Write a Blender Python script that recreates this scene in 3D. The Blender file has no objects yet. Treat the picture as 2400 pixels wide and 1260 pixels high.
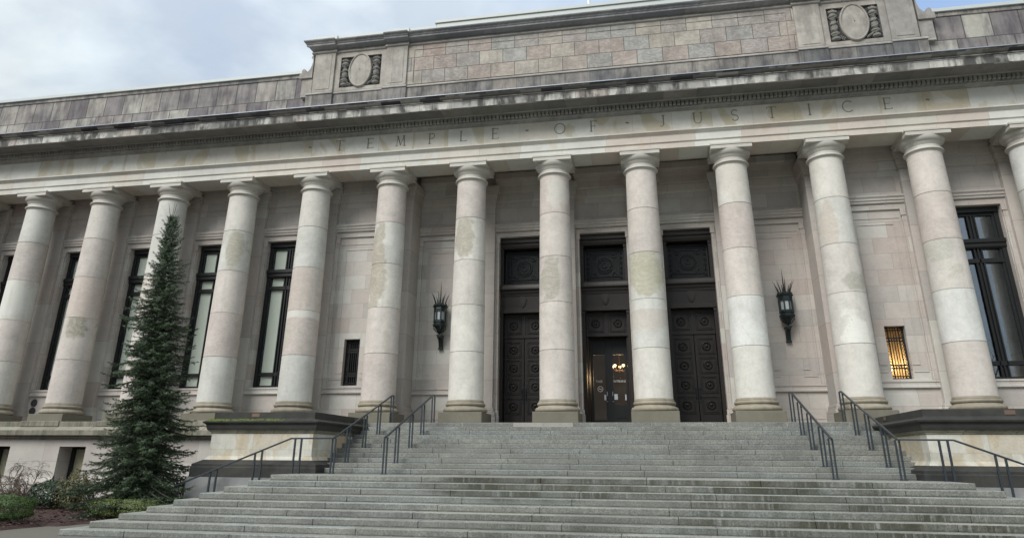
import bpy, math, random
import numpy as np
from mathutils import Vector, Matrix
R = math.radians
scene = bpy.context.scene
COL = scene.collection
random.seed(7)

# ------------------------------------------------------------------ camera
cam_d = bpy.data.cameras.new("camera"); cam = bpy.data.objects.new("camera", cam_d); COL.objects.link(cam)
cam_d.sensor_fit = 'HORIZONTAL'; cam_d.sensor_width = 36.0
cam_d.lens = 36.0 * 1626.95 / 2400.0
cam_d.shift_y = -148.594 / 2400.0
cam_d.clip_start = 0.1; cam_d.clip_end = 3000
_r = Vector((0.98254127, 0.18590765, 0.00714151)); _u = Vector((0.05699965, -0.33734518, 0.9396538)); _d = Vector((-0.17709798, 0.92284158, 0.34205223))
M4 = Matrix.Identity(4)
for i in range(3):
    M4[i][0] = _r[i]; M4[i][1] = _u[i]; M4[i][2] = -_d[i]
M4.translation = Vector((1.53825, -26.36935, -1.20295))
cam.matrix_world = M4
scene.camera = cam

# ------------------------------------------------------------------ node helper
class NT:
    def __init__(s, nt): s.nt = nt; s.n = nt.nodes; s.l = nt.links
    def put(s, sock, v):
        if isinstance(v, bpy.types.NodeSocket): s.l.new(v, sock)
        elif v is not None:
            if isinstance(v, (tuple, list)) and len(v) == 3 and len(sock.default_value) == 4: v = (*v, 1)
            sock.default_value = v
    def m(s, op, a, b=None, c=None, clamp=False):
        n = s.n.new('ShaderNodeMath'); n.operation = op; n.use_clamp = clamp
        s.put(n.inputs[0], a); s.put(n.inputs[1], b); s.put(n.inputs[2], c); return n.outputs[0]
    def vm(s, op, a, b=None, out=0):
        n = s.n.new('ShaderNodeVectorMath'); n.operation = op
        s.put(n.inputs[0], a); s.put(n.inputs[1], b); return n.outputs[out]
    def mix(s, f, a, b, t='MIX'):
        n = s.n.new('ShaderNodeMixRGB'); n.blend_type = t
        s.put(n.inputs[0], f); s.put(n.inputs[1], a); s.put(n.inputs[2], b); return n.outputs[0]
    def noise(s, vec, scale=1., detail=4., rough=.55, dist=0.):
        n = s.n.new('ShaderNodeTexNoise'); s.put(n.inputs['Vector'], vec)
        n.inputs['Scale'].default_value = scale; n.inputs['Detail'].default_value = detail
        n.inputs['Roughness'].default_value = rough; n.inputs['Distortion'].default_value = dist
        return n.outputs['Fac']
    def white(s, vec, color=False):
        n = s.n.new('ShaderNodeTexWhiteNoise'); n.noise_dimensions = '3D'; s.put(n.inputs[0], vec); return n.outputs[1 if color else 0]
    def ramp(s, f, pts, interp='LINEAR'):
        n = s.n.new('ShaderNodeValToRGB'); cr = n.color_ramp; cr.interpolation = interp
        while len(cr.elements) < len(pts): cr.elements.new(0.5)
        for e, (p, c) in zip(cr.elements, pts):
            e.position = p; e.color = (c, c, c, 1) if not isinstance(c, (tuple, list)) else (*c, 1)
        s.put(n.inputs[0], f); return n.outputs[0]
    def sep(s, v):
        n = s.n.new('ShaderNodeSeparateXYZ'); s.put(n.inputs[0], v); return n.outputs
    def comb(s, x, y, z):
        n = s.n.new('ShaderNodeCombineXYZ'); s.put(n.inputs[0], x); s.put(n.inputs[1], y); s.put(n.inputs[2], z); return n.outputs[0]
    def coord(s, which='Object'): return s.n.new('ShaderNodeTexCoord').outputs[which]
    def orand(s): return s.n.new('ShaderNodeObjectInfo').outputs['Random']
    def bump(s, h, strength=.4, dist=.01):
        n = s.n.new('ShaderNodeBump'); n.inputs['Strength'].default_value = strength; n.inputs['Distance'].default_value = dist
        s.put(n.inputs['Height'], h); return n.outputs[0]

# ------------------------------------------------------------------ world: overcast sky with a blue break
SUN_AZ = R(-28); SUN_EL = R(42)
w = bpy.data.worlds.new("World"); scene.world = w; w.use_nodes = True
nt = NT(w.node_tree); w.node_tree.nodes.clear()
sky = nt.n.new('ShaderNodeTexSky'); sky.sky_type = 'NISHITA'; sky.sun_disc = False
sky.sun_elevation = SUN_EL; sky.sun_rotation = R(180) - SUN_AZ
sky.dust_density = 1.2; sky.ozone_density = 1.4
dirv = nt.coord('Generated')
sx, sy_, sz = nt.sep(dirv)
den = nt.m('MAXIMUM', nt.m('ADD', sz, 0.12), 0.05)
pv = nt.comb(nt.m('DIVIDE', sx, den), nt.m('DIVIDE', sy_, den), 0.0)
n1 = nt.noise(pv, 1.35, 6, .52, .5)
n2 = nt.noise(nt.vm('ADD', pv, (5.3, 2.1, 0)), 2.6, 5, .5, .2)
# clouds thin out towards the upper right (a real break in the overcast)
brk = nt.ramp(nt.vm('DOT_PRODUCT', dirv, (0.20, 0.72, 0.66), out=1), [(0.90, 0.0), (0.985, 1.0)])
cover = nt.m('SUBTRACT', nt.ramp(n1, [(0.30, 0.72), (0.55, 1.0)]), nt.m('MULTIPLY', brk, 0.62), clamp=True)
ccol = nt.mix(nt.ramp(nt.m('ADD', nt.m('MULTIPLY', n1, .5), nt.m('MULTIPLY', n2, .5)), [(0.42, 0.0), (0.58, 1.0)]), (0.262, 0.292, 0.322), (0.388, 0.425, 0.438))
skyc = nt.mix(1.0, sky.outputs[0], (0.100, 0.108, 0.114), 'MULTIPLY')
bg = nt.n.new('ShaderNodeBackground'); bg.inputs[1].default_value = 1.0
# overcast luminance rises from the horizon to the zenith (CIE overcast sky)
cie = nt.m('ADD', .40, nt.m('MULTIPLY', nt.m('MAXIMUM', sz, 0.0), 1.22))
ccol = nt.mix(1.0, ccol, nt.comb(cie, cie, cie), 'MULTIPLY')
nt.put(bg.inputs[0], nt.mix(cover, skyc, ccol))
wo = nt.n.new('ShaderNodeOutputWorld'); nt.l.new(bg.outputs[0], wo.inputs[0])

sd = bpy.data.lights.new("sun", 'SUN'); sd.energy = 1.35; sd.angle = R(30); sd.color = (1.0, 0.965, 0.92)
so = bpy.data.objects.new("sun", sd); COL.objects.link(so)
sdir = Vector((math.sin(SUN_AZ) * math.cos(SUN_EL), -math.cos(SUN_AZ) * math.cos(SUN_EL), math.sin(SUN_EL)))
so.rotation_euler = sdir.to_track_quat('Z', 'Y').to_euler(); so.location = (-10, -40, 40)

scene.view_settings.view_transform = 'Standard'; scene.view_settings.look = 'None'
scene.view_settings.exposure = 1.27; scene.view_settings.gamma = 1.0
try: scene.view_settings.use_curve_mapping = False
except Exception: pass

# ------------------------------------------------------------------ materials
MATS = {}
def newmat(name, rough=.8, metal=0.):
    m = bpy.data.materials.new(name); m.use_nodes = True
    nt = NT(m.node_tree); b = m.node_tree.nodes['Principled BSDF']
    b.inputs['Roughness'].default_value = rough; b.inputs['Metallic'].default_value = metal
    MATS[name] = m; return m, nt, b

def stone(name, pal, w=1.2, h=.6, joint=.012, jd=.55, mott=.22, streak=0., scol=(.03, .032, .035), smask=None, offs=.5,
          zo=0., xo=3.7, rough=.82, seed=0., perobj=False, vein=.0, patch=None, spd=.0, rnd_off=False, bs=.35, joint_shade=0., hj=True, sfreq=5.5, spots=None, tread=1.0, sscale=75., zones=None, smz=(.42, .62), speck=0.):
    m, nt, b = newmat(name, rough)
    oc = nt.coord()
    x, y, z = nt.sep(oc)
    rv = nt.orand() if perobj else 0.0
    roff = nt.m('MULTIPLY', rv, 137.0) if perobj else seed
    nv = nt.vm('ADD', oc, nt.comb(roff, nt.m('MULTIPLY', roff, 1.7), seed)) if perobj else nt.vm('ADD', oc, (seed, seed * 1.7, 0))
    gn = nt.sep(nt.n.new('ShaderNodeNewGeometry').outputs['True Normal'])[2]
    vert = nt.m('LESS_THAN', nt.m('ABSOLUTE', gn), .75)
    u = nt.m('ADD', nt.m('ADD', x, nt.m('MULTIPLY', y, vert)), xo + 200.0 * w)
    zz = nt.m('DIVIDE', nt.m('SUBTRACT', z, zo + .0045), h)
    row = nt.m('FLOOR', zz)
    if rnd_off: sh = nt.white(nt.comb(row, 3.3 + seed, 0))
    else: sh = nt.m('MULTIPLY', nt.m('MODULO', nt.m('ADD', row, 400.0), 2.0), offs)
    uu = nt.m('ADD', nt.m('DIVIDE', u, w), sh)
    colm = nt.m('FLOOR', uu)
    cell = nt.white(nt.comb(nt.m('ADD', colm, nt.m('ROUND', roff) if perobj else seed), row, 1.5))
    fx = nt.m('FRACT', uu); fz = nt.m('FRACT', zz)
    dx = nt.m('MULTIPLY', nt.m('MINIMUM', fx, nt.m('SUBTRACT', 1.0, fx)), w)
    dz = nt.m('MULTIPLY', nt.m('MINIMUM', fz, nt.m('SUBTRACT', 1.0, fz)), h)
    jl = nt.m('LESS_THAN', nt.m('MINIMUM', dx, dz) if hj else dx, joint / 2)
    k = len(pal)
    base = nt.ramp(cell, [((i + .0) / k, c) for i, c in enumerate(pal)], 'CONSTANT')
    big = nt.noise(nv, .9, 5, .6, .6); fine = nt.noise(nv, 9, 6, .65); mid = nt.noise(nv, 3.1, 5, .6, .4)
    f = nt.m('ADD', nt.m('MULTIPLY', nt.m('SUBTRACT', big, .5), 1.1 * mott * 2), nt.m('ADD', nt.m('MULTIPLY', nt.m('SUBTRACT', mid, .5), mott * 1.2), nt.m('MULTIPLY', nt.m('SUBTRACT', fine, .5), mott)))
    f = nt.m('ADD', f, 1.0)
    base = nt.mix(1.0, base, nt.comb(f, f, f), 'MULTIPLY')
    if patch:
        pc, thr, amt = patch
        jit = nt.m('MULTIPLY', cell, 31.0)
        pn = nt.noise(nt.vm('ADD', nt.vm('MULTIPLY', nv, (1, 1, .55)), nt.comb(jit, 0, jit)), .62, 3, .45, 1.2)
        pm = nt.ramp(pn, [(thr, 0.0), (thr + .018, .75), (thr + .09, 1.0)])
        base = nt.mix(nt.m('MULTIPLY', pm, amt), base, pc)
    if spots:
        wp = nt.n.new('ShaderNodeNewGeometry').outputs['Position']; wx, wy, wz = nt.sep(wp)
        wn1 = nt.m('SUBTRACT', nt.noise(wp, 1.9, 5, .6, .8), .5); wn2 = nt.m('SUBTRACT', nt.noise(nt.vm('ADD', wp, (9, 4, 7)), 1.7, 4, .6, .8), .5)
        for (px, pz, rx_, rz_, pc, amt, zlo, zhi) in spots:
            rx_ *= 1.25; rz_ *= 1.2
            a = nt.m('DIVIDE', nt.m('ADD', nt.m('SUBTRACT', wx, px), nt.m('MULTIPLY', wn1, 1.3 * rx_)), rx_)
            b2 = nt.m('DIVIDE', nt.m('ADD', nt.m('SUBTRACT', wz, pz), nt.m('MULTIPLY', wn2, 1.1 * rz_)), rz_)
            d2 = nt.m('ADD', nt.m('MULTIPLY', a, a), nt.m('MULTIPLY', b2, b2))
            msk = nt.ramp(d2, [(.0, 1.), (.60, .9), (.76, .45), (.95, 0.)])
            msk = nt.m('MULTIPLY', msk, nt.m('MULTIPLY', nt.m('GREATER_THAN', wz, zlo), nt.m('LESS_THAN', wz, zhi)))
            base = nt.mix(nt.m('MULTIPLY', msk, amt), base, pc)
    if vein:
        vn = nt.noise(nt.vm('ADD', nt.vm('MULTIPLY', nv, (1, 1, 2.2)), nt.comb(nt.m('MULTIPLY', cell, 19.), 0, 0)), 1.3, 4, .5, 2.2)
        vm_ = nt.ramp(vn, [(.44, 0.), (.49, 1.), (.51, 1.), (.56, 0.)])
        base = nt.mix(nt.m('MULTIPLY', vm_, vein), base, (.60, .57, .52))
    if spd:
        sp = nt.ramp(nt.noise(nv, 34, 3, .7), [(.60, 0.), (.70, 1.)])
        sm = nt.ramp(nt.noise(nv, 1.1, 3, .5), [(.45, 0.), (.65, 1.)])
        base = nt.mix(nt.m('MULTIPLY', nt.m('MULTIPLY', sp, sm), spd), base, (.10, .10, .09))
    if streak:
        sv = nt.comb(nt.m('MULTIPLY', u, sfreq), nt.m('MULTIPLY', row, 7.3) if rnd_off else 0.0, nt.m('MULTIPLY', z, .7))
        sn = nt.noise(sv, 1.0, 5, .65)
        zm = 1.0
        if zones:
            zm = 0.0
            for (zx, zz_, zrx, zrz, za) in zones:
                a = nt.m('DIVIDE', nt.m('SUBTRACT', x, zx), zrx); b2 = nt.m('DIVIDE', nt.m('SUBTRACT', z, zz_), zrz)
                g_ = nt.m('SUBTRACT', 1.0, nt.m('ADD', nt.m('MULTIPLY', a, a), nt.m('MULTIPLY', b2, b2)), clamp=True)
                zm = nt.m('ADD', zm, nt.m('MULTIPLY', g_, za))
            zm = nt.m('MINIMUM', nt.m('ADD', zm, .22), 1.0)
            zm = nt.m('MULTIPLY', zm, nt.ramp(nt.noise(nt.comb(nt.m('MULTIPLY', x, .8), nt.m('MULTIPLY', row, 3.1), 0), 1.0, 3, .6), [(.35, .25), (.6, 1.)]))
        lf = nt.noise(nt.comb(nt.m('MULTIPLY', u, .35), 0, nt.m('MULTIPLY', z, .5)), 1.3, 3, .6)
        sf = nt.ramp(nt.m('ADD', nt.m('MULTIPLY', sn, .55), nt.m('MULTIPLY', lf, .45)), [(smz[0], 0.), (smz[1], 1.)])
        base = nt.mix(nt.m('MULTIPLY', nt.m('MULTIPLY', sf, nt.m('ADD', nt.m('MULTIPLY', vert, .85), .15)), nt.m('MULTIPLY', zm, streak)), base, scol)
    if speck:
        s2 = nt.noise(nv, sscale, 3, .8)
        f2 = nt.m('ADD', 1.0, nt.m('MULTIPLY', nt.m('SUBTRACT', s2, .5), speck * 3))
        base = nt.mix(1.0, base, nt.comb(f2, f2, f2), 'MULTIPLY')
    if tread != 1.0:  # upward faces lightened: sky light painted onto the treads, plus foot wear
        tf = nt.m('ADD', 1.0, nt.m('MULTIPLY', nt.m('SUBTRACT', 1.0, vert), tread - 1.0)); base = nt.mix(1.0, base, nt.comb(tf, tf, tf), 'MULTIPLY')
    if joint_shade:  # shadow line under each tread painted at the riser foot, with joint dirt
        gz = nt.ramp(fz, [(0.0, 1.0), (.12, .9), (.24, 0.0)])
        base = nt.mix(nt.m('MULTIPLY', nt.m('MULTIPLY', gz, nt.ramp(mid, [(.35, .4), (.6, 1.)])), joint_shade), base, (.03, .03, .025))
    base = nt.mix(1.0, base, (1.0, 1.005, .975), 'MULTIPLY')
    base = nt.mix(nt.m('MULTIPLY', jl, jd), base, (.05, .048, .045))
    nt.put(b.inputs['Base Color'], base)
    hgt = nt.m('SUBTRACT', nt.m('ADD', nt.m('MULTIPLY', fine, .5), nt.m('MULTIPLY', mid, .4)), nt.m('MULTIPLY', jl, .8))
    nt.put(b.inputs['Normal'], nt.bump(hgt, bs, .012))
    return m

P_WALL = [(.455, .415, .39), (.42, .39, .37), (.475, .445, .42), (.43, .375, .35), (.50, .485, .46), (.40, .375, .36), (.45, .41, .385), (.46, .425, .40)]
P_COL = [(.535, .49, .46), (.53, .53, .505), (.57, .55, .515), (.49, .435, .41), (.59, .595, .58), (.54, .51, .48), (.50, .455, .43), (.58, .565, .53)]
P_ATT = [(0.293, 0.249, 0.225), (0.268, 0.248, 0.232), (0.323, 0.291, 0.259), (0.271, 0.271, 0.259), (0.361, 0.333, 0.29), (0.299, 0.235, 0.208), (0.267, 0.239, 0.227), (0.288, 0.272, 0.256), (0.312, 0.272, 0.24), (0.306, 0.259, 0.231), (0.251, 0.247, 0.239), (0.332, 0.3, 0.26)]
P_WING = [(.25, .235, .225), (.20, .185, .185), (.31, .29, .265), (.23, .215, .21), (.36, .35, .315), (.18, .165, .17), (.30, .275, .255)]
P_ARC = [(.54, .515, .465), (.56, .50, .455), (.57, .565, .535), (.58, .545, .495), (.60, .60, .57), (.54, .48, .435)]
stone('wall_stone', P_WALL, 1.17, .62, .014, .32, .16, vein=.10)
stone('pilaster_stone', P_WALL, 9.0, 1.8, .014, .5, .14, perobj=True, vein=.1)
SPOTS = [(-8.98, 6.0, .36, 1.75, (.32, .28, .215), .8, 4.39, 7.95), (-5.38, 7.1, .36, .85, (.31, .28, .22), .8, 6.19, 7.95), (-1.88, 5.3, .34, .85, (.32, .30, .25), .8, 4.39, 6.19),
         (1.72, 5.4, .62, .85, (.34, .32, .215), .75, 4.39, 6.19), (-22.5, 4.0, .32, .5, (.25, .24, .18), .8, 2.59, 4.39), (-15.5, 7.1, .30, .9, (.32, .30, .23), .75, 6.19, 7.95),
         (8.72, 2.4, .42, 1.3, (.70, .695, .66), .95, 2.6, 4.39), (9.0, 4.75, .36, .3, (.30, .295, .25), .6, 4.39, 6.19), (8.4, 6.8, .25, .9, (.46, .38, .32), .6, 6.19, 7.95),
         (-12.35, 5.3, .52, 1.0, (.46, .395, .36), .8, 4.39, 6.19), (-12.2, 4.25, 1.5, .16, (.64, .64, .60), .8, 3.9, 4.39), (11.95, 5.85, .4, .4, (.36, .36, .31), .5, 4.39, 6.19),
         (-22.75, 5.3, .9, 1.2, (.50, .42, .38), .7, 4.39, 6.19), (-26.3, 5.4, 1., .9, (.62, .63, .60), .8, 4.39, 6.19), (5.2, 9.0, .35, .9, (.52, .46, .41), .5, 7.96, 9.6), (-1.6, 8.8, .35, .6, (.58, .58, .53), .6, 7.96, 9.6), (1.65, 3.9, .8, .7, (.48, .43, .39), .7, 2.59, 4.0)]
stone('column_stone', P_COL, 30.0, 1.79, .014, .42, .29, spots=SPOTS, zo=-.985, perobj=True, vein=.30, patch=((.40, .37, .31), .66, .5), spd=.7, smz=(.5, .75), streak=.4, scol=(.33, .31, .26), speck=.2)
stone('column_base_stone', [(.29, .26, .21), (.27, .24, .19)], 30, 30, .01, 0, .4, perobj=True, streak=.55, scol=(.12, .11, .08))
stone('capital_stone', [(.50, .485, .45), (.48, .46, .425)], 30, 30, .01, 0, .2, perobj=True)
stone('plinth_stone', [(.145, .135, .105)], 30, 30, .01, 0, .3, perobj=True, streak=.4, scol=(.13, .12, .095))
stone('architrave_stone', P_ARC, 1.75, 3., .012, .3, .16, zo=9.5, vein=.15, seed=3, patch=((.52, .42, .32), .62, .4))
stone('frieze_stone', [(.57, .555, .505), (.59, .58, .545), (.55, .535, .485), (.60, .60, .565), (.56, .53, .475)], 1.55, 5., .012, .35, .22, zo=9.5, seed=6, patch=((.42, .355, .215), .555, .6), vein=.2)
stone('bed_stone', [(.34, .34, .325), (.30, .30, .295)], 2.4, 5., .012, .4, .35, zo=9.5, streak=.55, scol=(.07, .075, .08), seed=2)
stone('corona_stone', [(.50, .49, .465), (.44, .40, .37), (.52, .52, .50), (.46, .45, .43), (.36, .35, .34)], 1.3, 5., .015, .6, .3, zo=9.5, streak=.92, sfreq=2.6, smz=(.455, .56), scol=(.035, .037, .036), seed=9, patch=((.11, .11, .11), .56, .8))
stone('cyma_stone', [(.20, .20, .20), (.30, .29, .28), (.10, .10, .105), (.36, .35, .335), (.26, .235, .22), (.17, .165, .165), (.05, .052, .058)], .85, 5., .012, .5, .35, zo=9.5, streak=.75, scol=(.035, .037, .04), seed=4, sfreq=3., smz=(.45, .58))
stone('attic_block_stone', P_ATT, 1.06, .69, .028, .8, .42, zo=14.5, seed=5, streak=.55, sfreq=2.6, smz=(.47, .66), scol=(.12, .105, .095), vein=.25, speck=.12)
stone('attic_trim_stone', [(.33, .31, .285), (.36, .335, .305), (.29, .275, .26)], 2.3, 5., .014, .5, .42, zo=9.5, streak=.6, sfreq=2.2, smz=(.47, .64), scol=(.10, .098, .09), seed=7, spd=.5)
stone('attic_cornice_stone', [(.24, .24, .245), (.29, .285, .28), (.20, .20, .215)], 2.2, 5., .014, .5, .35, zo=9.5, streak=.6, scol=(.06, .065, .08), seed=8)
stone('attic_base_stone', [(.20, .19, .18), (.25, .225, .20), (.15, .148, .15), (.28, .26, .235), (.22, .205, .19)], 1.06, 5., .02, .7, .4, zo=9.5, streak=.85, sfreq=3., smz=(.44, .60), scol=(.04, .04, .045), seed=11)
stone('wing_stone', P_WING, 1.02, 1.12, .04, .9, .35, zo=14.47, offs=.37, streak=.85, sfreq=3.2, smz=(.43, .60), scol=(.075, .065, .075), seed=12)
stone('podium_stone', [(.40, .38, .355), (.43, .41, .385), (.38, .35, .33)], 1.7, .85, .01, .4, .14, zo=-.6, seed=13)
stone('podium_trim_stone', [(.20, .19, .15), (.24, .225, .185)], 1.65, 5., .03, .8, .35, zo=-3, streak=.85, scol=(.045, .05, .03), seed=14)
stone('pedestal_stone', [(.50, .48, .42), (.46, .38, .30), (.52, .51, .47), (.48, .44, .37)], .95, 5., .008, .3, .30, zo=-3, seed=15, patch=((.42, .33, .20), .56, .6), vein=.3, streak=.22, scol=(.14, .12, .08))
stone('pedestal_black_stone', [(.018, .020, .020), (.03, .030, .027)], 2.2, 5., .012, .5, .8, zo=-3, seed=16, streak=.12, scol=(.07, .068, .055))
stone('granite_rough', [(.22, .225, .23)], 3.0, 3., .01, .3, .3, zo=-3, seed=17, streak=.25, scol=(.1, .1, .09), spd=.7)
P_GR = [(.165, .17, .158), (.145, .15, .143), (.185, .188, .172), (.155, .158, .146), (.175, .185, .18)]
stone('step_upper', P_GR, 2.2, .15155, .0, .0, .40, zo=0., seed=18, rnd_off=True, streak=.45, scol=(.085, .09, .07), spd=.9, joint_shade=.6, rough=.7, hj=False, speck=.9, smz=(.43, .55), sfreq=17., tread=1.45, sscale=30., zones=[(1.2, -.75, 3.5, .8, .6), (-2.5, -.3, 1.5, .5, .5), (4., -1.3, 4., .5, .5)])
stone('step_lower', P_GR, 3.1, .14665, .0, .0, .40, zo=-1.667, seed=19, rnd_off=True, streak=.95, scol=(.035, .035, .02), spd=.9, joint_shade=.8, rough=.62, hj=False, speck=.9, smz=(.39, .49), sfreq=13., tread=1.45, sscale=30., zones=[(-1.2, -1.82, 3.6, .42, 1.8), (4.4, -1.80, 2.8, .5, 2.), (5.6, -2.6, 4.0, .85, 1.5), (-1., -2.7, 2.5, .5, .5)])
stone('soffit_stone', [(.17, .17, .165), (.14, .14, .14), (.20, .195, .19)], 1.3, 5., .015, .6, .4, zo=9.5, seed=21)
stone('letter_stone', [(.20, .19, .165)], 30, 30, .01, 0, .3)
stone('floor_stone', [(.28, .27, .25)], 1.2, 5, .01, .3, .2)

def plain(name, col, rough=.6, metal=0., mott=.15, scale=6., bump=.2):
    m, nt, b = newmat(name, rough, metal)
    n = nt.noise(nt.coord(), scale, 5, .6)
    f = nt.m('ADD', 1.0 - mott, nt.m('MULTIPLY', n, 2 * mott))
    nt.put(b.inputs['Base Color'], nt.mix(1.0, (*col, 1), nt.comb(f, f, f), 'MULTIPLY'))
    if bump: nt.put(b.inputs['Normal'], nt.bump(n, bump, .01))
    return m
plain('bronze', (.009, .010, .011), .5, .1, .35, 5)
plain('door_bronze', (.018, .014, .0115), .45, .15, .3, 7)
plain('rail_metal', (.045, .055, .065), .38, .5, .25, 9)
plain('lantern_metal', (.018, .028, .030), .45, .4, .4, 12)
plain('flashing', (.47, .51, .49), .5, 0, .06, 1.5)
plain('flash_edge', (.30, .33, .38), .45, .2, .3, 3)
plain('sculpture', (.20, .195, .175), .85, 0, .5, 9, .6)
plain('sculpture_dark', (.055, .055, .06), .9, 0, .4, 7)
plain('dark_room', (.010, .011, .014), .9, 0, .1)
plain('lobby', (.07, .05, .035), .7, 0, .3, 2)
plain('brass', (.16, .105, .08), .5, .3, .3, 30)
plain('paper', (.62, .66, .70), .7, 0, .05)
plain('sign_letters', (.80, .80, .78), .6, 0, .05)
plain('disc', (.05, .05, .055), .5, .2, .2)
plain('white_paint', (.75, .76, .76), .5, 0, .05)
plain('asphalt_path', (.115, .108, .088), .9, 0, .35, 45, .5)
plain('earth', (.07, .06, .045), .95, 0, .4, 3, .5)
plain('mulch', (.040, .020, .017), .95, 0, .7, 26, 1.)
plain('chip', (.055, .030, .024), .9, 0, .6, 14, 0)
plain('bark', (.055, .06, .045), .9, 0, .4, 12, .6)
plain('twig', (.105, .075, .058), .85, 0, .35, 3, 0)
plain('moss', (.10, .14, .018), .95, 0, .5, 25, .6)
plain('blind', (.82, .82, .76), .8, 0, .05, 1.)
plain('blind_tan', (.50, .42, .29), .8, 0, .08, 1.)

def leafmat(name, c1, c2, c3, scale=3., rough=.5):
    m, nt, b = newmat(name, rough)
    oc = nt.coord(); n = nt.noise(oc, scale, 4, .6); wn = nt.white(nt.vm('SNAP', oc, (.05, .05, .05)))
    f = nt.m('ADD', nt.m('MULTIPLY', n, .75), nt.m('MULTIPLY', wn, .3))
    nt.put(b.inputs['Base Color'], nt.ramp(f, [(.35, c1), (.55, c2), (.78, c3)]))
    return m
leafmat('spruce_needles', (.016, .033, .015), (.030, .056, .024), (.052, .088, .038), 3.5, .6)
leafmat('hedge_leaf', (.04, .062, .014), (.085, .115, .026), (.16, .19, .05), 5)
leafmat('box_leaf', (.028, .058, .014), (.055, .10, .024), (.115, .155, .035), 4)
leafmat('rhododendron_leaf', (.010, .022, .010), (.022, .042, .018), (.05, .075, .03), 5, .3)
leafmat('pieris_leaf', (.035, .05, .018), (.085, .085, .03), (.21, .15, .05), 3)
leafmat('nandina_leaf', (.02, .04, .015), (.05, .05, .022), (.12, .05, .03), 5)

def glass(name, col=(.02, .025, .03), rough=.03, alpha=.30, spec=1.0):
    m = bpy.data.materials.new(name); m.use_nodes = True; nt = NT(m.node_tree); nt.n.clear()
    g = nt.n.new('ShaderNodeBsdfGlossy'); g.inputs['Roughness'].default_value = rough; g.inputs['Color'].default_value = (.9, .95, 1, 1)
    t = nt.n.new('ShaderNodeBsdfTransparent'); t.inputs[0].default_value = (*col, 1)
    fr = nt.n.new('ShaderNodeFresnel'); fr.inputs[0].default_value = 1.5
    f = nt.m('ADD', nt.m('MULTIPLY', fr.outputs[0], spec), alpha, clamp=True)
    mx = nt.n.new('ShaderNodeMixShader'); nt.put(mx.inputs[0], f); nt.l.new(t.outputs[0], mx.inputs[1]); nt.l.new(g.outputs[0], mx.inputs[2])
    o = nt.n.new('ShaderNodeOutputMaterial'); nt.l.new(mx.outputs[0], o.inputs[0]); MATS[name] = m
glass('glass_clear', (.96, .98, .96), .02, .0, .45)
glass('glass_dark', (.55, .6, .62), .015, .16, 1.6)
def emit(name, col, s):
    m, nt, b = newmat(name, .5)
    b.inputs['Base Color'].default_value = (*col, 1); b.inputs['Emission Color'].default_value = (*col, 1); b.inputs['Emission Strength'].default_value = s
emit('bulb', (1., .76, .42), 1.1)
emit('bulb_soft', (1., .62, .28), 3.0)
emit('ceiling_panel', (1., .70, .42), .5)
m, nt, b = newmat('lantern_glass', .5); b.inputs['Base Color'].default_value = (.42, .46, .47, 1)
m, nt, b = newmat('amber_shade', .7); nt.put(b.inputs['Base Color'], nt.ramp(nt.noise(nt.coord(), 2., 3), [(.3, (.46, .36, .20)), (.7, (.54, .43, .26))]))

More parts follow.
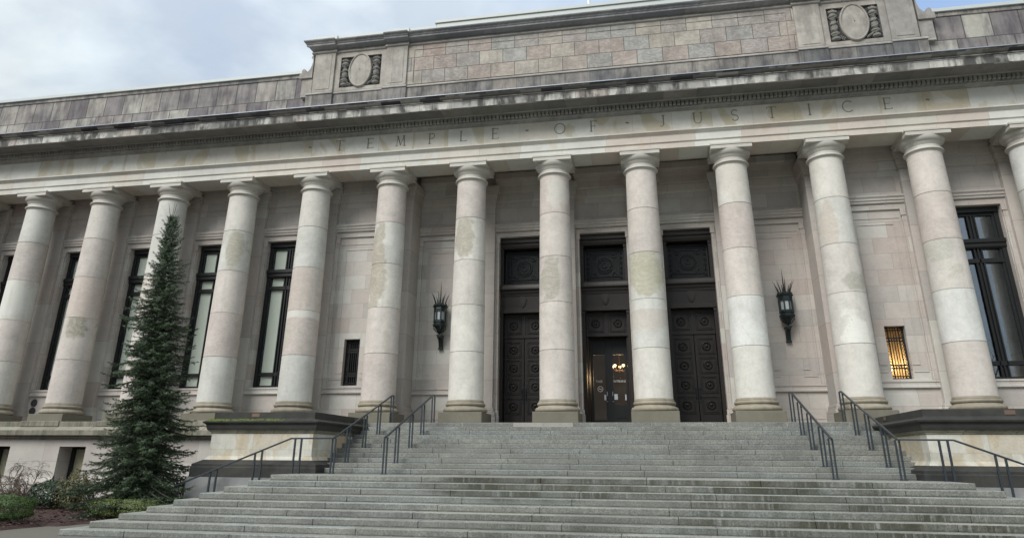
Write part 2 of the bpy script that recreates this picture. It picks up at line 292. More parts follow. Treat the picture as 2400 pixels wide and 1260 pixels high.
# ------------------------------------------------------------------ mesh helper
class MB:
    def __init__(s): s.v = []; s.f = []; s.sm = []
    def add(s, vs, fs, sm=False):
        o = len(s.v); s.v += [tuple(p) for p in vs]; s.f += [tuple(i + o for i in f) for f in fs]; s.sm += [sm] * len(fs); return s
    def box(s, x0, x1, y0, y1, z0, z1):
        vs = [(x, y, z) for z in (z0, z1) for y in (y0, y1) for x in (x0, x1)]
        return s.add(vs, [(0, 2, 3, 1), (4, 5, 7, 6), (0, 1, 5, 4), (2, 6, 7, 3), (0, 4, 6, 2), (1, 3, 7, 5)])
    def prism(s, prof, a0, a1, axis='x', m0=None, m1=None):
        """profile of 2D points; axis x: (y,z), axis y: (x,z). m0/m1: miter factor for ends (offset along axis per -first coord)"""
        n = len(prof); vs = []
        for k, a in enumerate((a0, a1)):
            for p, q in prof:
                aa = a
                if k == 0 and m0 is not None: aa = a0 + m0(p)
                if k == 1 and m1 is not None: aa = a1 + m1(p)
                vs.append((aa, p, q) if axis == 'x' else (p, aa, q))
        fs = [(i, (i + 1) % n, n + (i + 1) % n, n + i) for i in range(n)] + [tuple(range(n))[::-1], tuple(range(n, 2 * n))]
        return s.add(vs, fs)
    def lathe(s, prof, n=48, c=(0, 0, 0), axis='z', cap=True, sm=True, a0=0.):
        vs = []; m = len(prof)
        for r, h in prof:
            for k in range(n):
                t = 2 * math.pi * k / n + a0; a, b_ = r * math.cos(t), r * math.sin(t)
                if axis == 'z': vs.append((c[0] + a, c[1] + b_, c[2] + h))
                elif axis == 'y': vs.append((c[0] + a, c[1] - h, c[2] + b_))
        fs = [(i * n + k, i * n + (k + 1) % n, (i + 1) * n + (k + 1) % n, (i + 1) * n + k) for i in range(m - 1) for k in range(n)]
        s.add(vs, fs, sm)
        if cap:
            o = len(s.v) - m * n
            s.f.append(tuple(o + k for k in range(n))[::-1]); s.sm.append(False)
            s.f.append(tuple(o + (m - 1) * n + k for k in range(n))); s.sm.append(False)
        return s
    def tube(s, pts, rad, n=6, sm=True):
        pts = [Vector(p) for p in pts]; rings = []
        rs = rad if isinstance(rad, (list, tuple)) else [rad] * len(pts)
        up = Vector((0.13, 0.21, 1)).normalized(); o = len(s.v)
        for i, p in enumerate(pts):
            d = (pts[min(i + 1, len(pts) - 1)] - pts[max(i - 1, 0)]).normalized()
            a = d.cross(up)
            if a.length < 1e-3: a = d.cross(Vector((1, 0, 0)))
            a.normalize(); b_ = d.cross(a)
            for k in range(n):
                t = 2 * math.pi * k / n; s.v.append(tuple(p + (a * math.cos(t) + b_ * math.sin(t)) * rs[i]))
        for i in range(len(pts) - 1):
            for k in range(n): s.f.append((o + i * n + k, o + i * n + (k + 1) % n, o + (i + 1) * n + (k + 1) % n, o + (i + 1) * n + k)); s.sm.append(sm)
        s.f.append(tuple(o + k for k in range(n))[::-1]); s.sm.append(False)
        s.f.append(tuple(o + (len(pts) - 1) * n + k for k in range(n))); s.sm.append(False)
        return s
    def bar(s, p0, p1, w_, h_, up=(0, 0, 1)):
        p0 = Vector(p0); p1 = Vector(p1); d = (p1 - p0).normalized(); a = d.cross(Vector(up)).normalized() * w_ / 2; b_ = a.cross(d).normalized() * h_ / 2
        vs = [p + sa * a + sb * b_ for p in (p0, p1) for sa, sb in ((-1, -1), (1, -1), (1, 1), (-1, 1))]
        return s.add(vs, [(0, 1, 2, 3), (7, 6, 5, 4), (0, 4, 5, 1), (1, 5, 6, 2), (2, 6, 7, 3), (3, 7, 4, 0)])
    def mesh(s, name, mat, sharp=32):
        me = bpy.data.meshes.new(name); me.from_pydata(s.v, [], s.f); me.materials.append(MATS[mat])
        me.polygons.foreach_set('use_smooth', s.sm); me.update()
        bm_fix(me)
        if any(s.sm): me.set_sharp_from_angle(angle=R(sharp))
        return me
    def build(s, name, mat, parent=None, loc=(0, 0, 0), bevel=0, label=None):
        o = bpy.data.objects.new(name, s.mesh(name, mat)); COL.objects.link(o)
        o.location = loc
        if parent: o.parent = parent
        if bevel:
            md = o.modifiers.new('bevel', 'BEVEL'); md.width = bevel; md.segments = 2; md.limit_method = 'ANGLE'; md.angle_limit = R(40)
        if label: o['label'] = label
        return o
import bmesh
def bm_fix(me):
    if len(me.polygons) > 60000: return
    bm = bmesh.new(); bm.from_mesh(me); bmesh.ops.recalc_face_normals(bm, faces=bm.faces); bm.to_mesh(me); bm.free()
def empty(name, loc, label, cat, group=None, rz=0):
    o = bpy.data.objects.new(name, None); COL.objects.link(o); o.location = loc; o.rotation_euler = (0, 0, rz); o.empty_display_size = .3
    o['label'] = label; o['category'] = cat
    if group: o['group'] = group
    return o
def tag(o, label, cat, group=None, kind=None):
    if label: o['label'] = label
    if cat: o['category'] = cat
    if group: o['group'] = group
    if kind: o['kind'] = kind
    return o
def copy_obj(o, parent, dx):
    c = o.copy(); COL.objects.link(c); c.parent = parent; c.location = o.location + Vector((dx, 0, 0)) if parent is o.parent else o.location
    return c
def copy_part(o, dx):
    c = o.copy(); COL.objects.link(c); c.parent = o.parent; c.location = o.location + Vector((dx, 0, 0))
    for ch in o.children:
        g = ch.copy(); COL.objects.link(g); g.parent = c
    return c

# ------------------------------------------------------------------ dimensions
S = 3.5
XE = 33.25                     # facade half length
COLX = [(i + .5) * S for i in range(-9, 9)]
YO, YI = 1.20, 2.30            # outer / recessed wall face
ZT = 7.93                      # opening head
ZS = 1.53                      # window sill
bld = empty('courthouse', (0, 0, 0), 'pale stone colonnaded courthouse with carved frieze and dark bronze doors above the stairs', 'building')

# ---- columns
def column():
    sh = MB(); pr = []
    js = [2.59, 4.39, 6.19, 7.96]
    def rad(z):
        t = (z - .82) / (9.55 - .82); return .668 - .073 * (t ** 1.6)
    zs = [.82 + i * (9.6 - .82) / 22 for i in range(23)]
    allz = sorted(zs + [j + d for j in js for d in (-.009, -.0085, .0085, .009)])
    for z in allz:
        g = any(abs(z - j) < .0088 for j in js); pr.append((rad(z) - (.012 if g else 0), z))
    sh.lathe(pr, 64)
    c = sh.build('column', 'column_stone', bld, (COLX[0], 0, 0))
    b = MB()
    tor = lambda r, zc, h, k=9: [(r - h / 2 + h / 2 * math.cos(t), zc + h / 2 * math.sin(t)) for t in [(-90 + 180 * i / (k - 1)) * math.pi / 180 for i in range(k)]]
    b.lathe([(.70, .375)] + tor(.835, .465, .17) + [(.745, .555), (.735, .575), (.715, .60)] + tor(.755, .675, .13) + [(.70, .745), (.70, .785), (.672, .83)], 64)
    b.build('column_base', 'column_base_stone', c)
    MB().box(-.824, .824, -.824, .824, 0., .38).build('plinth', 'plinth_stone', c, bevel=.015)
    k = MB()
    k.lathe([(.59, 9.55), (.605, 9.585), (.625, 9.60), (.625, 9.615)] + tor(.685, 9.665, .075) + [(.61, 9.715), (.60, 9.73), (.60, 9.85), (.62, 9.86), (.62, 9.885), (.64, 9.89), (.645, 9.92), (.66, 9.925), (.67, 9.96)]
            + [(.67 + .115 * math.sin(t), 9.96 + .19 * (1 - math.cos(t)) ** .8) for t in [i * math.pi / 2 / 7 for i in range(8)]] + [(.77, 10.155)], 64)
    k.build('capital', 'capital_stone', c)
    MB().box(-.775, .775, -.775, .775, 10.15, 10.30).box(-.80, .80, -.80, .80, 10.30, 10.378).build('abacus', 'capital_stone', c, bevel=.01)
    return c
c0 = column()
for x in COLX[1:]: copy_part(c0, x - COLX[0])

# ---- pilasters (antae) behind the columns
def pilaster(y, x, y2, big=False):
    hw = .58; yf = y - (.22 if not big else .15)
    p = MB().box(-hw, hw, 0, y2 - yf, .75, 9.50).build('pilaster', 'pilaster_stone', bld, (x, yf, 0), bevel=.012)
    def ring(o, z0, z1): return (-hw - o, hw + o, -o, y2 - yf, z0, z1)
    b = MB()
    b.box(*ring(.15, 0, .38)); b.box(*ring(.13, .38, .52)); b.box(*ring(.08, .52, .60)); b.box(*ring(.06, .60, .70)); b.box(*ring(.02, .70, .75))
    b.build('pilaster_base', 'pilaster_stone', p, bevel=.02)
    c = MB(); c.box(*ring(.015, 9.50, 9.56)); c.box(*ring(.05, 9.56, 9.66)); c.box(*ring(.09, 9.66, 9.92)); c.box(*ring(.13, 9.92, 10.0)); c.box(*ring(.17, 10.0, 10.28))
    c.build('pilaster_capital', 'pilaster_stone', p, bevel=.01)
for x in COLX:
    ax = abs(x)
    if ax < 6: pilaster(YI, x, YI + .4)
    elif ax < 10: pilaster(YO, x, YI + .4, True)
    else: pilaster(YO, x, YO + .4)

# ---- walls behind the colonnade, with their openings
def wallseg(xa, xb, y, holes, name='wall', mat='wall_stone', z0=0., z1=10.95, th=.55):
    """holes: (x0,x1,z0,z1)"""
    m = MB(); xs = sorted({xa, xb, *[h[0] for h in holes], *[h[1] for h in holes]})
    for a, b_ in zip(xs[:-1], xs[1:]):
        hs = [h for h in holes if h[0] <= a + 1e-6 and h[1] >= b_ - 1e-6]
        if not hs: m.box(a, b_, y, y + th, z0, z1)
        else:
            h = hs[0]
            if h[2] > z0: m.box(a, b_, y, y + th, z0, h[2])
            if h[3] < z1: m.box(a, b_, y, y + th, h[3], z1)
    return m.build(name, mat, bld)
doors = [-S, 0, S]
wallseg(-2.5 * S - .3, 2.5 * S + .3, YI, [(d - 1.0, d + 1.0, 0., ZT) for d in doors])
wcx = [k * S for k in range(-9, 10) if abs(k) >= 4]
gcx = [-3 * S - .04, 3 * S + .04]
for sgn in (-1, 1):
    lo, hi = (2.5 * S + .2), XE - .3
    xa, xb = (-hi, -lo) if sgn < 0 else (lo, hi)
    hl = [(c - .97, c + .97, ZS, ZT) for c in wcx if xa < c < xb] + [(g - .35, g + .35, 1.56, 3.46) for g in gcx if xa < g < xb]
    wallseg(xa, xb, YO, hl)
# mouldings of each bay: cap band over the openings, lintel, sill ledge, dado panel line, jamb strips, upper crown
def bay(xc, y, kind):
    h = S / 2 - .58
    b = MB()
    b.prism([(y, 8.50), (y - .20, 8.50), (y - .20, 8.44), (y - .15, 8.38), (y - .15, 8.30), (y - .11, 8.29), (y - .11, 8.20), (y - .03, 8.15), (y, 8.15)], xc - h, xc + h)
    b.box(xc - h, xc + h, y - .075, y + .01, ZT + .0, 8.12)
    b.build('bay_cornice', 'wall_stone', bld, bevel=.006)
    b = MB()
    if kind != 'door':
        b.prism([(y, 1.52), (y - .09, 1.52), (y - .09, 1.45), (y - .06, 1.42), (y - .06, 1.33), (y - .09, 1.31), (y - .09, 1.25), (y, 1.22)], xc - h, xc + h)
        b.box(xc - h + .18, xc + h - .18, y - .02, y + .01, .25, 1.05)
        b.build('sill_course', 'wall_stone', bld, bevel=.005)
    b = MB()
    for s_ in (-1, 1):
        x0, x1 = sorted((xc + s_ * 1.0, xc + s_ * h)); b.box(x0 - 0, x1, y - .07, y + .01, (1.525 if kind != 'door' else .62), ZT - .003)
        # little ears at the top
        b.box(min(xc + s_ * .96, xc + s_ * (h - .02)), max(xc + s_ * .96, xc + s_ * (h - .02)), y - .10, y - .05, ZT - .26, ZT - .004)
        if kind == 'door': b.box(min(xc + s_ * .93, xc + s_ * h), max(xc + s_ * .93, xc + s_ * h), y - .14, y + .01, 0, .42); b.box(min(xc + s_ * .96, xc + s_ * h), max(xc + s_ * .96, xc + s_ * h), y - .10, y + .01, .42, .62)
    b.build('jamb', 'wall_stone', bld, bevel=.012)
    if kind in ('grille', 'blank'):
        b = MB()
        for e, d, t in ((.93, .022, .10), (.68, .022, .0)):
            z0, z1 = 1.80 + (.93 - e), 7.62 - (.93 - e)
            b.box(xc - e, xc - e + .035, y - d, y + .01, z0, z1); b.box(xc + e - .035, xc + e, y - d, y + .01, z0, z1)
            b.box(xc - e + .035, xc + e - .035, y - d, y + .01, z1 - .035, z1); b.box(xc - e + .035, xc - .42, y - d, y + .01, z0, z0 + .035); b.box(xc + .42, xc + e - .035, y - d, y + .01, z0, z0 + .035)
        b.build('wall_panel_moulding', 'wall_stone', bld)
    b = MB()   # upper crown below the ceiling
    b.prism([(y, 10.9), (y - .30, 10.9), (y - .30, 10.62), (y - .20, 10.5), (y - .14, 10.3), (y - .14, 10.0), (y - .10, 9.98), (y - .10, 9.62), (y - .03, 9.55), (y, 9.55)], xc - h, xc + h)
    b.build('bay_crown', 'wall_stone', bld)
for k in range(-9, 10):
    xc = k * S; y = YI if abs(k) <= 2 else YO
    bay(xc, y, 'door' if abs(k) <= 1 else ('blank' if abs(k) == 2 else ('grille' if abs(k) == 3 else 'window')))

# ---- ceiling, floor, mass behind
MB().box(-XE + .3, XE - .3, .6, YI + 1.0, 10.95, 11.15).build('portico_ceiling', 'wall_stone', bld)
MB().box(-XE, XE, -.94, YI + 1.5, -.35, 0.).build('portico_floor', 'floor_stone', bld)

# ---- windows
zb = [ZS + .03, 1.62, 2.0, 2.09, 2.19, 5.74, 5.93, 6.32, 6.40, 6.72, 7.63, 7.77, ZT + .06]
def window(xc, dark=False):
    yf = 1.42; f = MB()
    e = .965
    for s_ in (-1, 1):
        a, b_ = sorted((s_ * e, s_ * (e - .15))); f.box(a, b_, 0, .22, zb[0], ZT)
        a, b_ = sorted((s_ * (e - .15), s_ * (e - .22))); f.box(a, b_, .05, .20, zb[0], ZT)
    def rail(z0, z1, d=0.0): f.box(-e + .15, e - .15, .06 - d, .2, z0, z1)
    rail(ZS + .03, 1.63); rail(2.02, 2.17, .03); rail(5.76, 5.92, .04)
    f.prism([(.2, 6.30), (.0, 6.30), (-.05, 6.36), (-.05, 6.48), (-.10, 6.52), (-.10, 6.66), (.2, 6.70)], -e - .02, e + .02)
    rail(7.60, ZT, 0.); f.box(-e + .02, e - .02, -.06, .06, 7.72, ZT)
    f.box(-.125, .125, .10, .19, 1.5, 7.6)
    f.box(-.145, -.095, .03, .1, 1.5, 7.6); f.box(.095, .145, .03, .1, 1.5, 7.6); f.box(-.03, .03, .02, .1, 1.5, 7.6)
    w_ = f.build('window', 'bronze', bld, (xc, yf, 0), bevel=.006)
    p = MB()
    for x0, x1 in ((-e + .2, -.12), (.12, e - .2)):
        for z0, z1 in ((1.63, 2.02), (2.17, 5.76), (5.92, 6.30), (6.70, 7.60)):
            pm = MB().box(x0, x1, .145, .155, z0, z1)
            pm.build('pane', 'glass_dark' if dark else 'glass_clear', w_)
    if not dark:
        MB().box(-e + .16, e - .16, .158, .162, 1.60, 7.7).build('blind', 'blind', w_)
    else:
        MB().box(-e + .05, e - .05, 1.4, 1.45, 1.5, 7.9).build('dim_room', 'dark_room', w_)
    return w_
wins = {}
for x in wcx:
    if x < 0:
        if 'l' not in wins: wins['l'] = window(x)
        else: copy_part(wins['l'], x - wins['l'].location.x)
    else:
        if 'r' not in wins: wins['r'] = window(x, True)
        else: copy_part(wins['r'], x - wins['r'].location.x)
MB().box(-XE + .5, -2.75, 4.6, 5.0, -3, 10.9).box(2.75, XE - .5, 4.6, 5.0, -3, 10.9).box(-2.75, 2.75, 4.6, 5.0, 4.6, 10.9).build('back_wall', 'dark_room', bld)

# ---- barred side windows
def ring_y(m, cx, cz, r, t, y0, y1, n=12):
    m.lathe([(r - t, -y0), (r, -y0), (r, -y1), (r - t, -y1), (r - t, -y0)], n, (cx, 0, cz), 'y', cap=False)
for gi, g in enumerate(gcx):
    f = MB(); x0, x1, z0, z1 = -.35, .35, 1.56, 3.46
    f.box(x0, x0 + .05, 0, .08, z0, z1); f.box(x1 - .05, x1, 0, .08, z0, z1); f.box(x0 + .05, x1 - .05, 0, .08, z0, z0 + .05); f.box(x0 + .05, x1 - .05, 0, .08, z1 - .05, z1)
    for xx in (x0 + .17, x1 - .17): f.box(xx - .017, xx + .017, .02, .06, z0 + .05, z1 - .05)
    for zz in (z0 + .40, z0 + .52, z1 - .52, z1 - .40, z0 + .12, z1 - .12): f.box(x0 + .05, x1 - .05, .02, .06, zz - .018, zz + .018)
    for i in range(3): xx = x0 + .17 + (i + 1) * (x1 - x0 - .34) / 4; f.box(xx - .014, xx + .014, .03, .05, z0 + .05, z1 - .05)
    nz = 15
    for i in range(nz):
        zz = z0 + .1 + i * (z1 - z0 - .2) / (nz - 1)
        ring_y(f, x0 + .11, zz, .052, .016, .025, .055); ring_y(f, x1 - .11, zz, .052, .016, .025, .055)
    for zz in (z0 + .46, z1 - .46):
        for i in range(4): ring_y(f, x0 + .17 + (i + .5) * (x1 - x0 - .34) / 4, zz, .04, .014, .025, .055)
    gw = f.build('barred_window', 'bronze', bld, (g, YO + .22, 0), label=('barred window glowing amber from a lamp inside' if g > 0 else 'dark barred window'))
    b = MB().box(x0, x1, .9, .93, z0 - .2, z1 + .2)
    b.build('window_backing', 'amber_shade' if g > 0 else 'dark_room', gw)
    if g > 0:
        sidew = MB().box(x0 - .06, x0 - .01, .33, .9, z0 - .2, z1 + .2).box(x1 + .01, x1 + .06, .33, .9, z0 - .2, z1 + .2).box(x0, x1, .33, .9, z0 - .25, z0 - .2).box(x0, x1, .33, .9, z1 + .2, z1 + .25)
        sidew.build('window_recess', 'amber_shade', gw)
        bl = MB().lathe([(.005, -.07), (.05, -.05), (.07, 0), (.05, .05), (.005, .07)], 12, (-.10, .62, z0 + .45)); bl.build('lamp_bulb', 'bulb_soft', gw)
        ld = bpy.data.lights.new('amber_lamp', 'POINT'); ld.energy = 9; ld.color = (1., .76, .44); ld.shadow_soft_size = .08
        lo = bpy.data.objects.new('amber_lamp', ld); COL.objects.link(lo); lo.location = (-.05, .55, z0 + .62); lo.parent = gw

# ---- doors
YD = 2.90
def rosette(m, cx, cz, y, r=.20):
    m.lathe([(r * .62, 0), (r * .66, .03), (r * .78, .055), (r * .90, .05), (r, .02), (r, 0)], 20, (cx, y, cz), 'y', cap=False)
    m.lathe([(r * .36, 0), (r * .36, .03), (r * .22, .055), (.004, .065)], 14, (cx, y, cz), 'y', cap=False)
def panel_sq(m, cx, cz, hw, hh, y):
    for k, (o, d) in enumerate(((0, .035), (.055, .02))):
        a, b_ = hw - o, hh - o; t = .03
        m.box(cx - a, cx - a + t, y - d, y + .005, cz - b_, cz + b_); m.box(cx + a - t, cx + a, y - d, y + .005, cz - b_, cz + b_)
        m.box(cx - a + t, cx + a - t, y - d, y + .005, cz + b_ - t, cz + b_); m.box(cx - a + t, cx + a - t, y - d, y + .005, cz - b_, cz - b_ + t)
    rosette(m, cx, cz, y, min(.205, hw * .55))
def door(xc, open_):
    e = .985; f = MB()
    # outer frame pilasters, cornices, frieze; y local 0 = YD
    y0 = YI + .24 - YD
    for s_ in (-1, 1):
        a, b_ = sorted((s_ * e, s_ * (e - .13))); f.box(a, b_, y0, .15, 0, 4.62)
        f.box(a, b_, y0, .15, 5.86, ZT)
        f.box(a - .01, b_ + .01, y0 - .03, y0 + .02, 4.48, 4.60)
        f.box(a - .01, b_ + .01, y0 - .03, y0 + .02, 7.34, 7.44)
    f.box(-e, e, y0, .15, 4.62, 5.43)
    f.box(-e, e, y0 - .05, y0, 4.62, 4.70); f.box(-e, e, y0 - .03, y0, 4.70, 4.80)
    f.prism([(.1, 5.43), (y0 - .02, 5.43), (y0 - .06, 5.5), (y0 - .06, 5.56), (y0 - .14, 5.62), (y0 - .14, 5.76), (y0 - .08, 5.86), (.1, 5.86)], -e, e)
    n = 30
    for i in range(n): xx = -e + (i + .5) * 2 * e / n; f.box(xx - .02, xx + .02, y0 - .045, y0, 5.34, 5.42)
    f.prism([(.1, 7.46), (y0 - .01, 7.46), (y0 - .05, 7.55), (y0 - .05, 7.66), (y0 - .12, 7.72), (y0 - .12, 7.84), (y0 - .12, ZT - .004), (.1, ZT - .004)], -e, e)
    # fluted frieze
    n = 34
    for i in range(n):
        xx = -e + .06 + (i + .5) * (2 * e - .12) / n
        if abs(xx) < .17: continue
        s2 = 1 if xx > 0 else -1
        f.add([(xx + s2 * .03 - .012, y0 - .012, 4.86), (xx + s2 * .03 + .012, y0 - .012, 4.86), (xx - s2 * .02 + .012, y0 - .012, 5.06), (xx - s2 * .02 - .012, y0 - .012, 5.06), (xx + s2 * .03 + .012, y0 - .012, 5.28), (xx + s2 * .03 - .012, y0 - .012, 5.28)], [(0, 1, 2, 3), (3, 2, 4, 5)])
    sh = [(0, 5.33), (.10, 5.32), (.155, 5.24), (.15, 5.08), (.10, 4.93), (0, 4.84), (-.10, 4.93), (-.15, 5.08), (-.155, 5.24), (-.10, 5.32)]
    f.prism([(a, b_) for a, b_ in sh], y0 - .045, y0 + .01, 'y'); f.prism([(a * .7, 5.08 + (b_ - 5.08) * .7) for a, b_ in sh], y0 - .065, y0 - .04, 'y')
    # rosette transom above the leaves
    f.box(-e + .13, e - .13, 0, .12, 3.66, 4.62); f.box(-.06, .06, -.03, 0, 3.66, 4.6); f.box(-e + .13, e - .13, -.05, 0.0, 3.60, 3.72)
    for s_ in (-1, 1): panel_sq(f, s_ * .46, 4.14, .33, .36, 0)
    d = f.build('bronze_door', 'door_bronze', bld, (xc, YD, 0), bevel=.004, label=('open central entrance with bronze surround and glass inner doors' if open_ else None))
    # pierced transom grille
    g = MB(); gz0, gz1 = 5.9, 7.42; gy = .0
    g.box(-e + .13, e - .13, gy + .05, gy + .07, gz0, gz1)
    for i in range(25): xx = -e + .16 + i * (2 * e - .32) / 24; g.box(xx - .008, xx + .008, gy + .02, gy + .05, gz0, gz1)
    for i in range(19): zz = gz0 + .04 + i * (gz1 - gz0 - .08) / 18; g.box(-e + .13, e - .13, gy + .025, gy + .045, zz - .007, zz + .007)
    for q, (o, t) in enumerate(((.0, .05), (.22, .03))):
        a = e - .15 - o; zz0, zz1 = gz0 + .02 + o, gz1 - .02 - o
        g.box(-a, -a + t, gy - .01, gy + .03, zz0, zz1); g.box(a - t, a, gy - .01, gy + .03, zz0, zz1); g.box(-a, a, gy - .01, gy + .03, zz0, zz0 + t); g.box(-a, a, gy - .01, gy + .03, zz1 - t, zz1)
    zc = (gz0 + gz1) / 2
    for r in (.12, .25, .36): ring_y(g, 0, zc, r, .025, gy - .01, gy + .03, 24)
    rnd = random.Random(5)
    for k in range(16):
        t = 2 * math.pi * k / 16; ring_y(g, .305 * math.cos(t), zc + .305 * math.sin(t), .05, .018, gy - .02, gy + .03, 8)
    for s1 in (-1, 1):
        for s2 in (-1, 1): ring_y(g, s1 * .42, zc + s2 * .40, .09, .03, gy - .02, gy + .03, 10); ring_y(g, s1 * .34, zc + s2 * .46, .05, .02, gy - .02, gy + .03, 8)
        for k in range(6): ring_y(g, s1 * .71, gz0 + .2 + k * .22, .06, .02, gy - .02, gy + .03, 8)
    g.build('transom_grille', 'bronze', d)
    if not open_:
        for s_ in (-1, 1):
            m = MB(); a, b_ = sorted((s_ * .012, s_ * (e - .14))); m.box(a, b_, .0, .10, 0.02, 3.60)
            cx = s_ * .46
            for zc2 in (3.12, 2.37, 1.61, .83): panel_sq(m, cx, zc2, .33, .325, 0.)
            m.build('door_leaf', 'door_bronze', d, bevel=.004)
            hnd = MB().tube([(s_ * .075, -.02, 1.05), (s_ * .075, -.09, 1.12), (s_ * .075, -.09, 1.42), (s_ * .075, -.02, 1.50)], [.02, .018, .018, .02], 8)
            hnd.box(s_ * .075 - .03, s_ * .075 + .03, -.03, 0, .95, 1.08).box(s_ * .075 - .03, s_ * .075 + .03, -.03, 0, 1.48, 1.66)
            hnd.build('door_handle', 'lantern_metal', d)
    else:
        for s_ in (-1, 1):   # bronze leaves folded back into the reveal
            m = MB(); a, b_ = sorted((s_ * (e - .14), s_ * (e - .20))); m.box(a, b_, .06, .78, .02, 3.6)
            m.build('door_leaf', 'door_bronze', d)
            h_ = MB().box(*sorted((s_ * .03, s_ * (e - .21))), .55, .61, 0.02, 3.6)
            a, b_ = sorted((s_ * .06, s_ * (e - .22)))
            fr = MB(); y1, y2 = .52, .60
            fr.box(a, a + .10, y1, y2, .0, 3.60); fr.box(b_ - .10, b_, y1, y2, .0, 3.60); fr.box(a + .1, b_ - .1, y1, y2, 0., .30); fr.box(a + .1, b_ - .1, y1, y2, 2.92, 3.6)
            if s_ > 0: fr.box(a + .1, b_ - .1, y1, y2, .30, .92); fr.box(a + .18, b_ - .18, y1 - .02, y1, .36, .86)
            fr.build('glass_door', 'bronze', d, bevel=.005)
            MB().box(a + .1, b_ - .1, .555, .565, .3, 2.92).build('glass_pane', 'glass_clear', d)
            MB().tube([(s_ * .11, .52, 1.0), (s_ * .11, .46, 1.02), (s_ * .16, .45, 1.02)], .014, 6).box(s_ * .11 - .015, s_ * .11 + .015, .50, .52, 1.25, 1.42).build('door_handle', 'flash_edge', d)
        MB().box(-.065, .065, .5, .62, 0, 3.6).build('door_mullion', 'bronze', d)
    return d
dL = door(-S, False); dC = door(0, True); dR = copy_part(dL, 2 * S)

# signs on the glass doors
YG = YD + .548
def text_obj(name, txt, x, y, z, size, mat, parent, mirror=False, width=None, label=None):
    cu = bpy.data.curves.new(name, 'FONT'); cu.body = txt; cu.size = size; cu.extrude = .002; cu.align_x = 'CENTER'; cu.align_y = 'CENTER'
    tmp = bpy.data.objects.new('tmp', cu); COL.objects.link(tmp)
    dg = bpy.context.evaluated_depsgraph_get(); me = bpy.data.meshes.new_from_object(tmp.evaluated_get(dg)); bpy.data.objects.remove(tmp)
    me.materials.clear(); me.materials.append(MATS[mat])
    o = bpy.data.objects.new(name, me); COL.objects.link(o)
    sx_ = 1.0
    if width: sx_ = width / max(1e-3, o.dimensions.x)
    o.rotation_euler = (R(90), 0, 0); o.scale = ((-1 if mirror else 1) * sx_, 1, 1); o.location = (x, y, z); o.parent = parent
    if label: o['label'] = label
    return o
cx_ = (.06 + .765) / 2
text_obj('sign_lettering', 'ENTRANCE', cx_ + .03, YG - YD, 1.83, .13, 'sign_letters', dC, label='pale word ENTRANCE on the right glass door')
text_obj('sign_lettering', 'EXIT', -cx_ - .02, YG - YD, 1.83, .13, 'sign_letters', dC, mirror=True, label='faint mirrored word EXIT on the left glass door')
m = MB(); ring_y(m, -cx_ + .02, 1.53, .115, .02, YG - YD, YG - YD + .006, 24)
m.bar((-cx_ - .06, YG - YD + .003, 1.61), (-cx_ + .10, YG - YD + .003, 1.45), .006, .02, (0, 1, 0)); m.box(-cx_ - .05, -cx_ + .08, YG - YD, YG - YD + .006, 1.515, 1.54)
m.build('no_smoking_sign', 'sign_letters', dC)
for (px, pz) in ((-.17, 1.20), (.24, 1.22), (.68, 1.20)):
    MB().box(px - .07, px + .07, .538, .546, pz - .12, pz + .10).build('paper_notice', 'paper', dC)
# lobby behind the glass
lob = MB(); x0, x1, y0, y1, z1 = -2.6, 2.6, 3.62, 9.5, 4.4
lob.box(x0 - .1, x0, y0, y1, 0, z1).box(x1, x1 + .1, y0, y1, 0, z1).box(x0, x1, y1, y1 + .1, 0, z1).box(x0, x1, y0, y1, z1, z1 + .1)
lob.box(x0, -.99, y0 - .05, y0, 0, z1).box(.99, x1, y0 - .05, y0, 0, z1).box(-.99, .99, y0 - .05, y0, 3.6, z1)
lob.box(-1.35, -.95, 6.2, 6.6, 0, z1).box(.9, 1.3, 6.2, 6.6, 0, z1)
lob.build('lobby_walls', 'lobby', bld)
MB().box(-.2, 1.2, 5.2, 6.0, z1 - .03, z1 - .01).build('lobby_ceiling_light', 'ceiling_panel', bld)
ch = empty('chandelier', (.34, 6.0, 2.75), 'small brass chandelier with glowing glass shades seen through the open entrance', 'chandelier')
MB().tube([(0, 0, 1.1), (0, 0, -.25)], .02, 8).build('chandelier_stem', 'brass', ch)
for k in range(5):
    t = 2 * math.pi * k / 5 + .3; r = .32
    MB().tube([(0, 0, -.15), (r * .6 * math.cos(t), r * .6 * math.sin(t), -.2), (r * math.cos(t), r * math.sin(t), -.05)], .012, 6).build('chandelier_arm', 'brass', ch)
    MB().lathe([(.02, -.04), (.05, .0), (.065, .06), (.04, .08)], 12, (r * math.cos(t), r * math.sin(t), -.02)).build('lamp_shade', 'bulb', ch)
sc = empty('wall_sconce', (-1.30, 6.1, 2.35), 'warm glowing wall sconce inside the left glass door', 'sconce')
MB().lathe([(.02, -.15), (.09, -.05), (.10, .10), (.07, .13)], 12, (0, 0, 0)).build('lamp_shade', 'bulb_soft', sc)
MB().box(-.03, .03, .05, .12, -.2, .1).build('sconce_bracket', 'brass', sc)
for loc, en in (((.3, 5.9, 2.2), 34), ((-1.15, 5.75, 2.3), 46)):
    ld = bpy.data.lights.new('lobby_lamp', 'POINT'); ld.energy = en; ld.color = (1., .66, .34); ld.shadow_soft_size = .1
    lo = bpy.data.objects.new('lobby_lamp', ld); COL.objects.link(lo); lo.location = loc

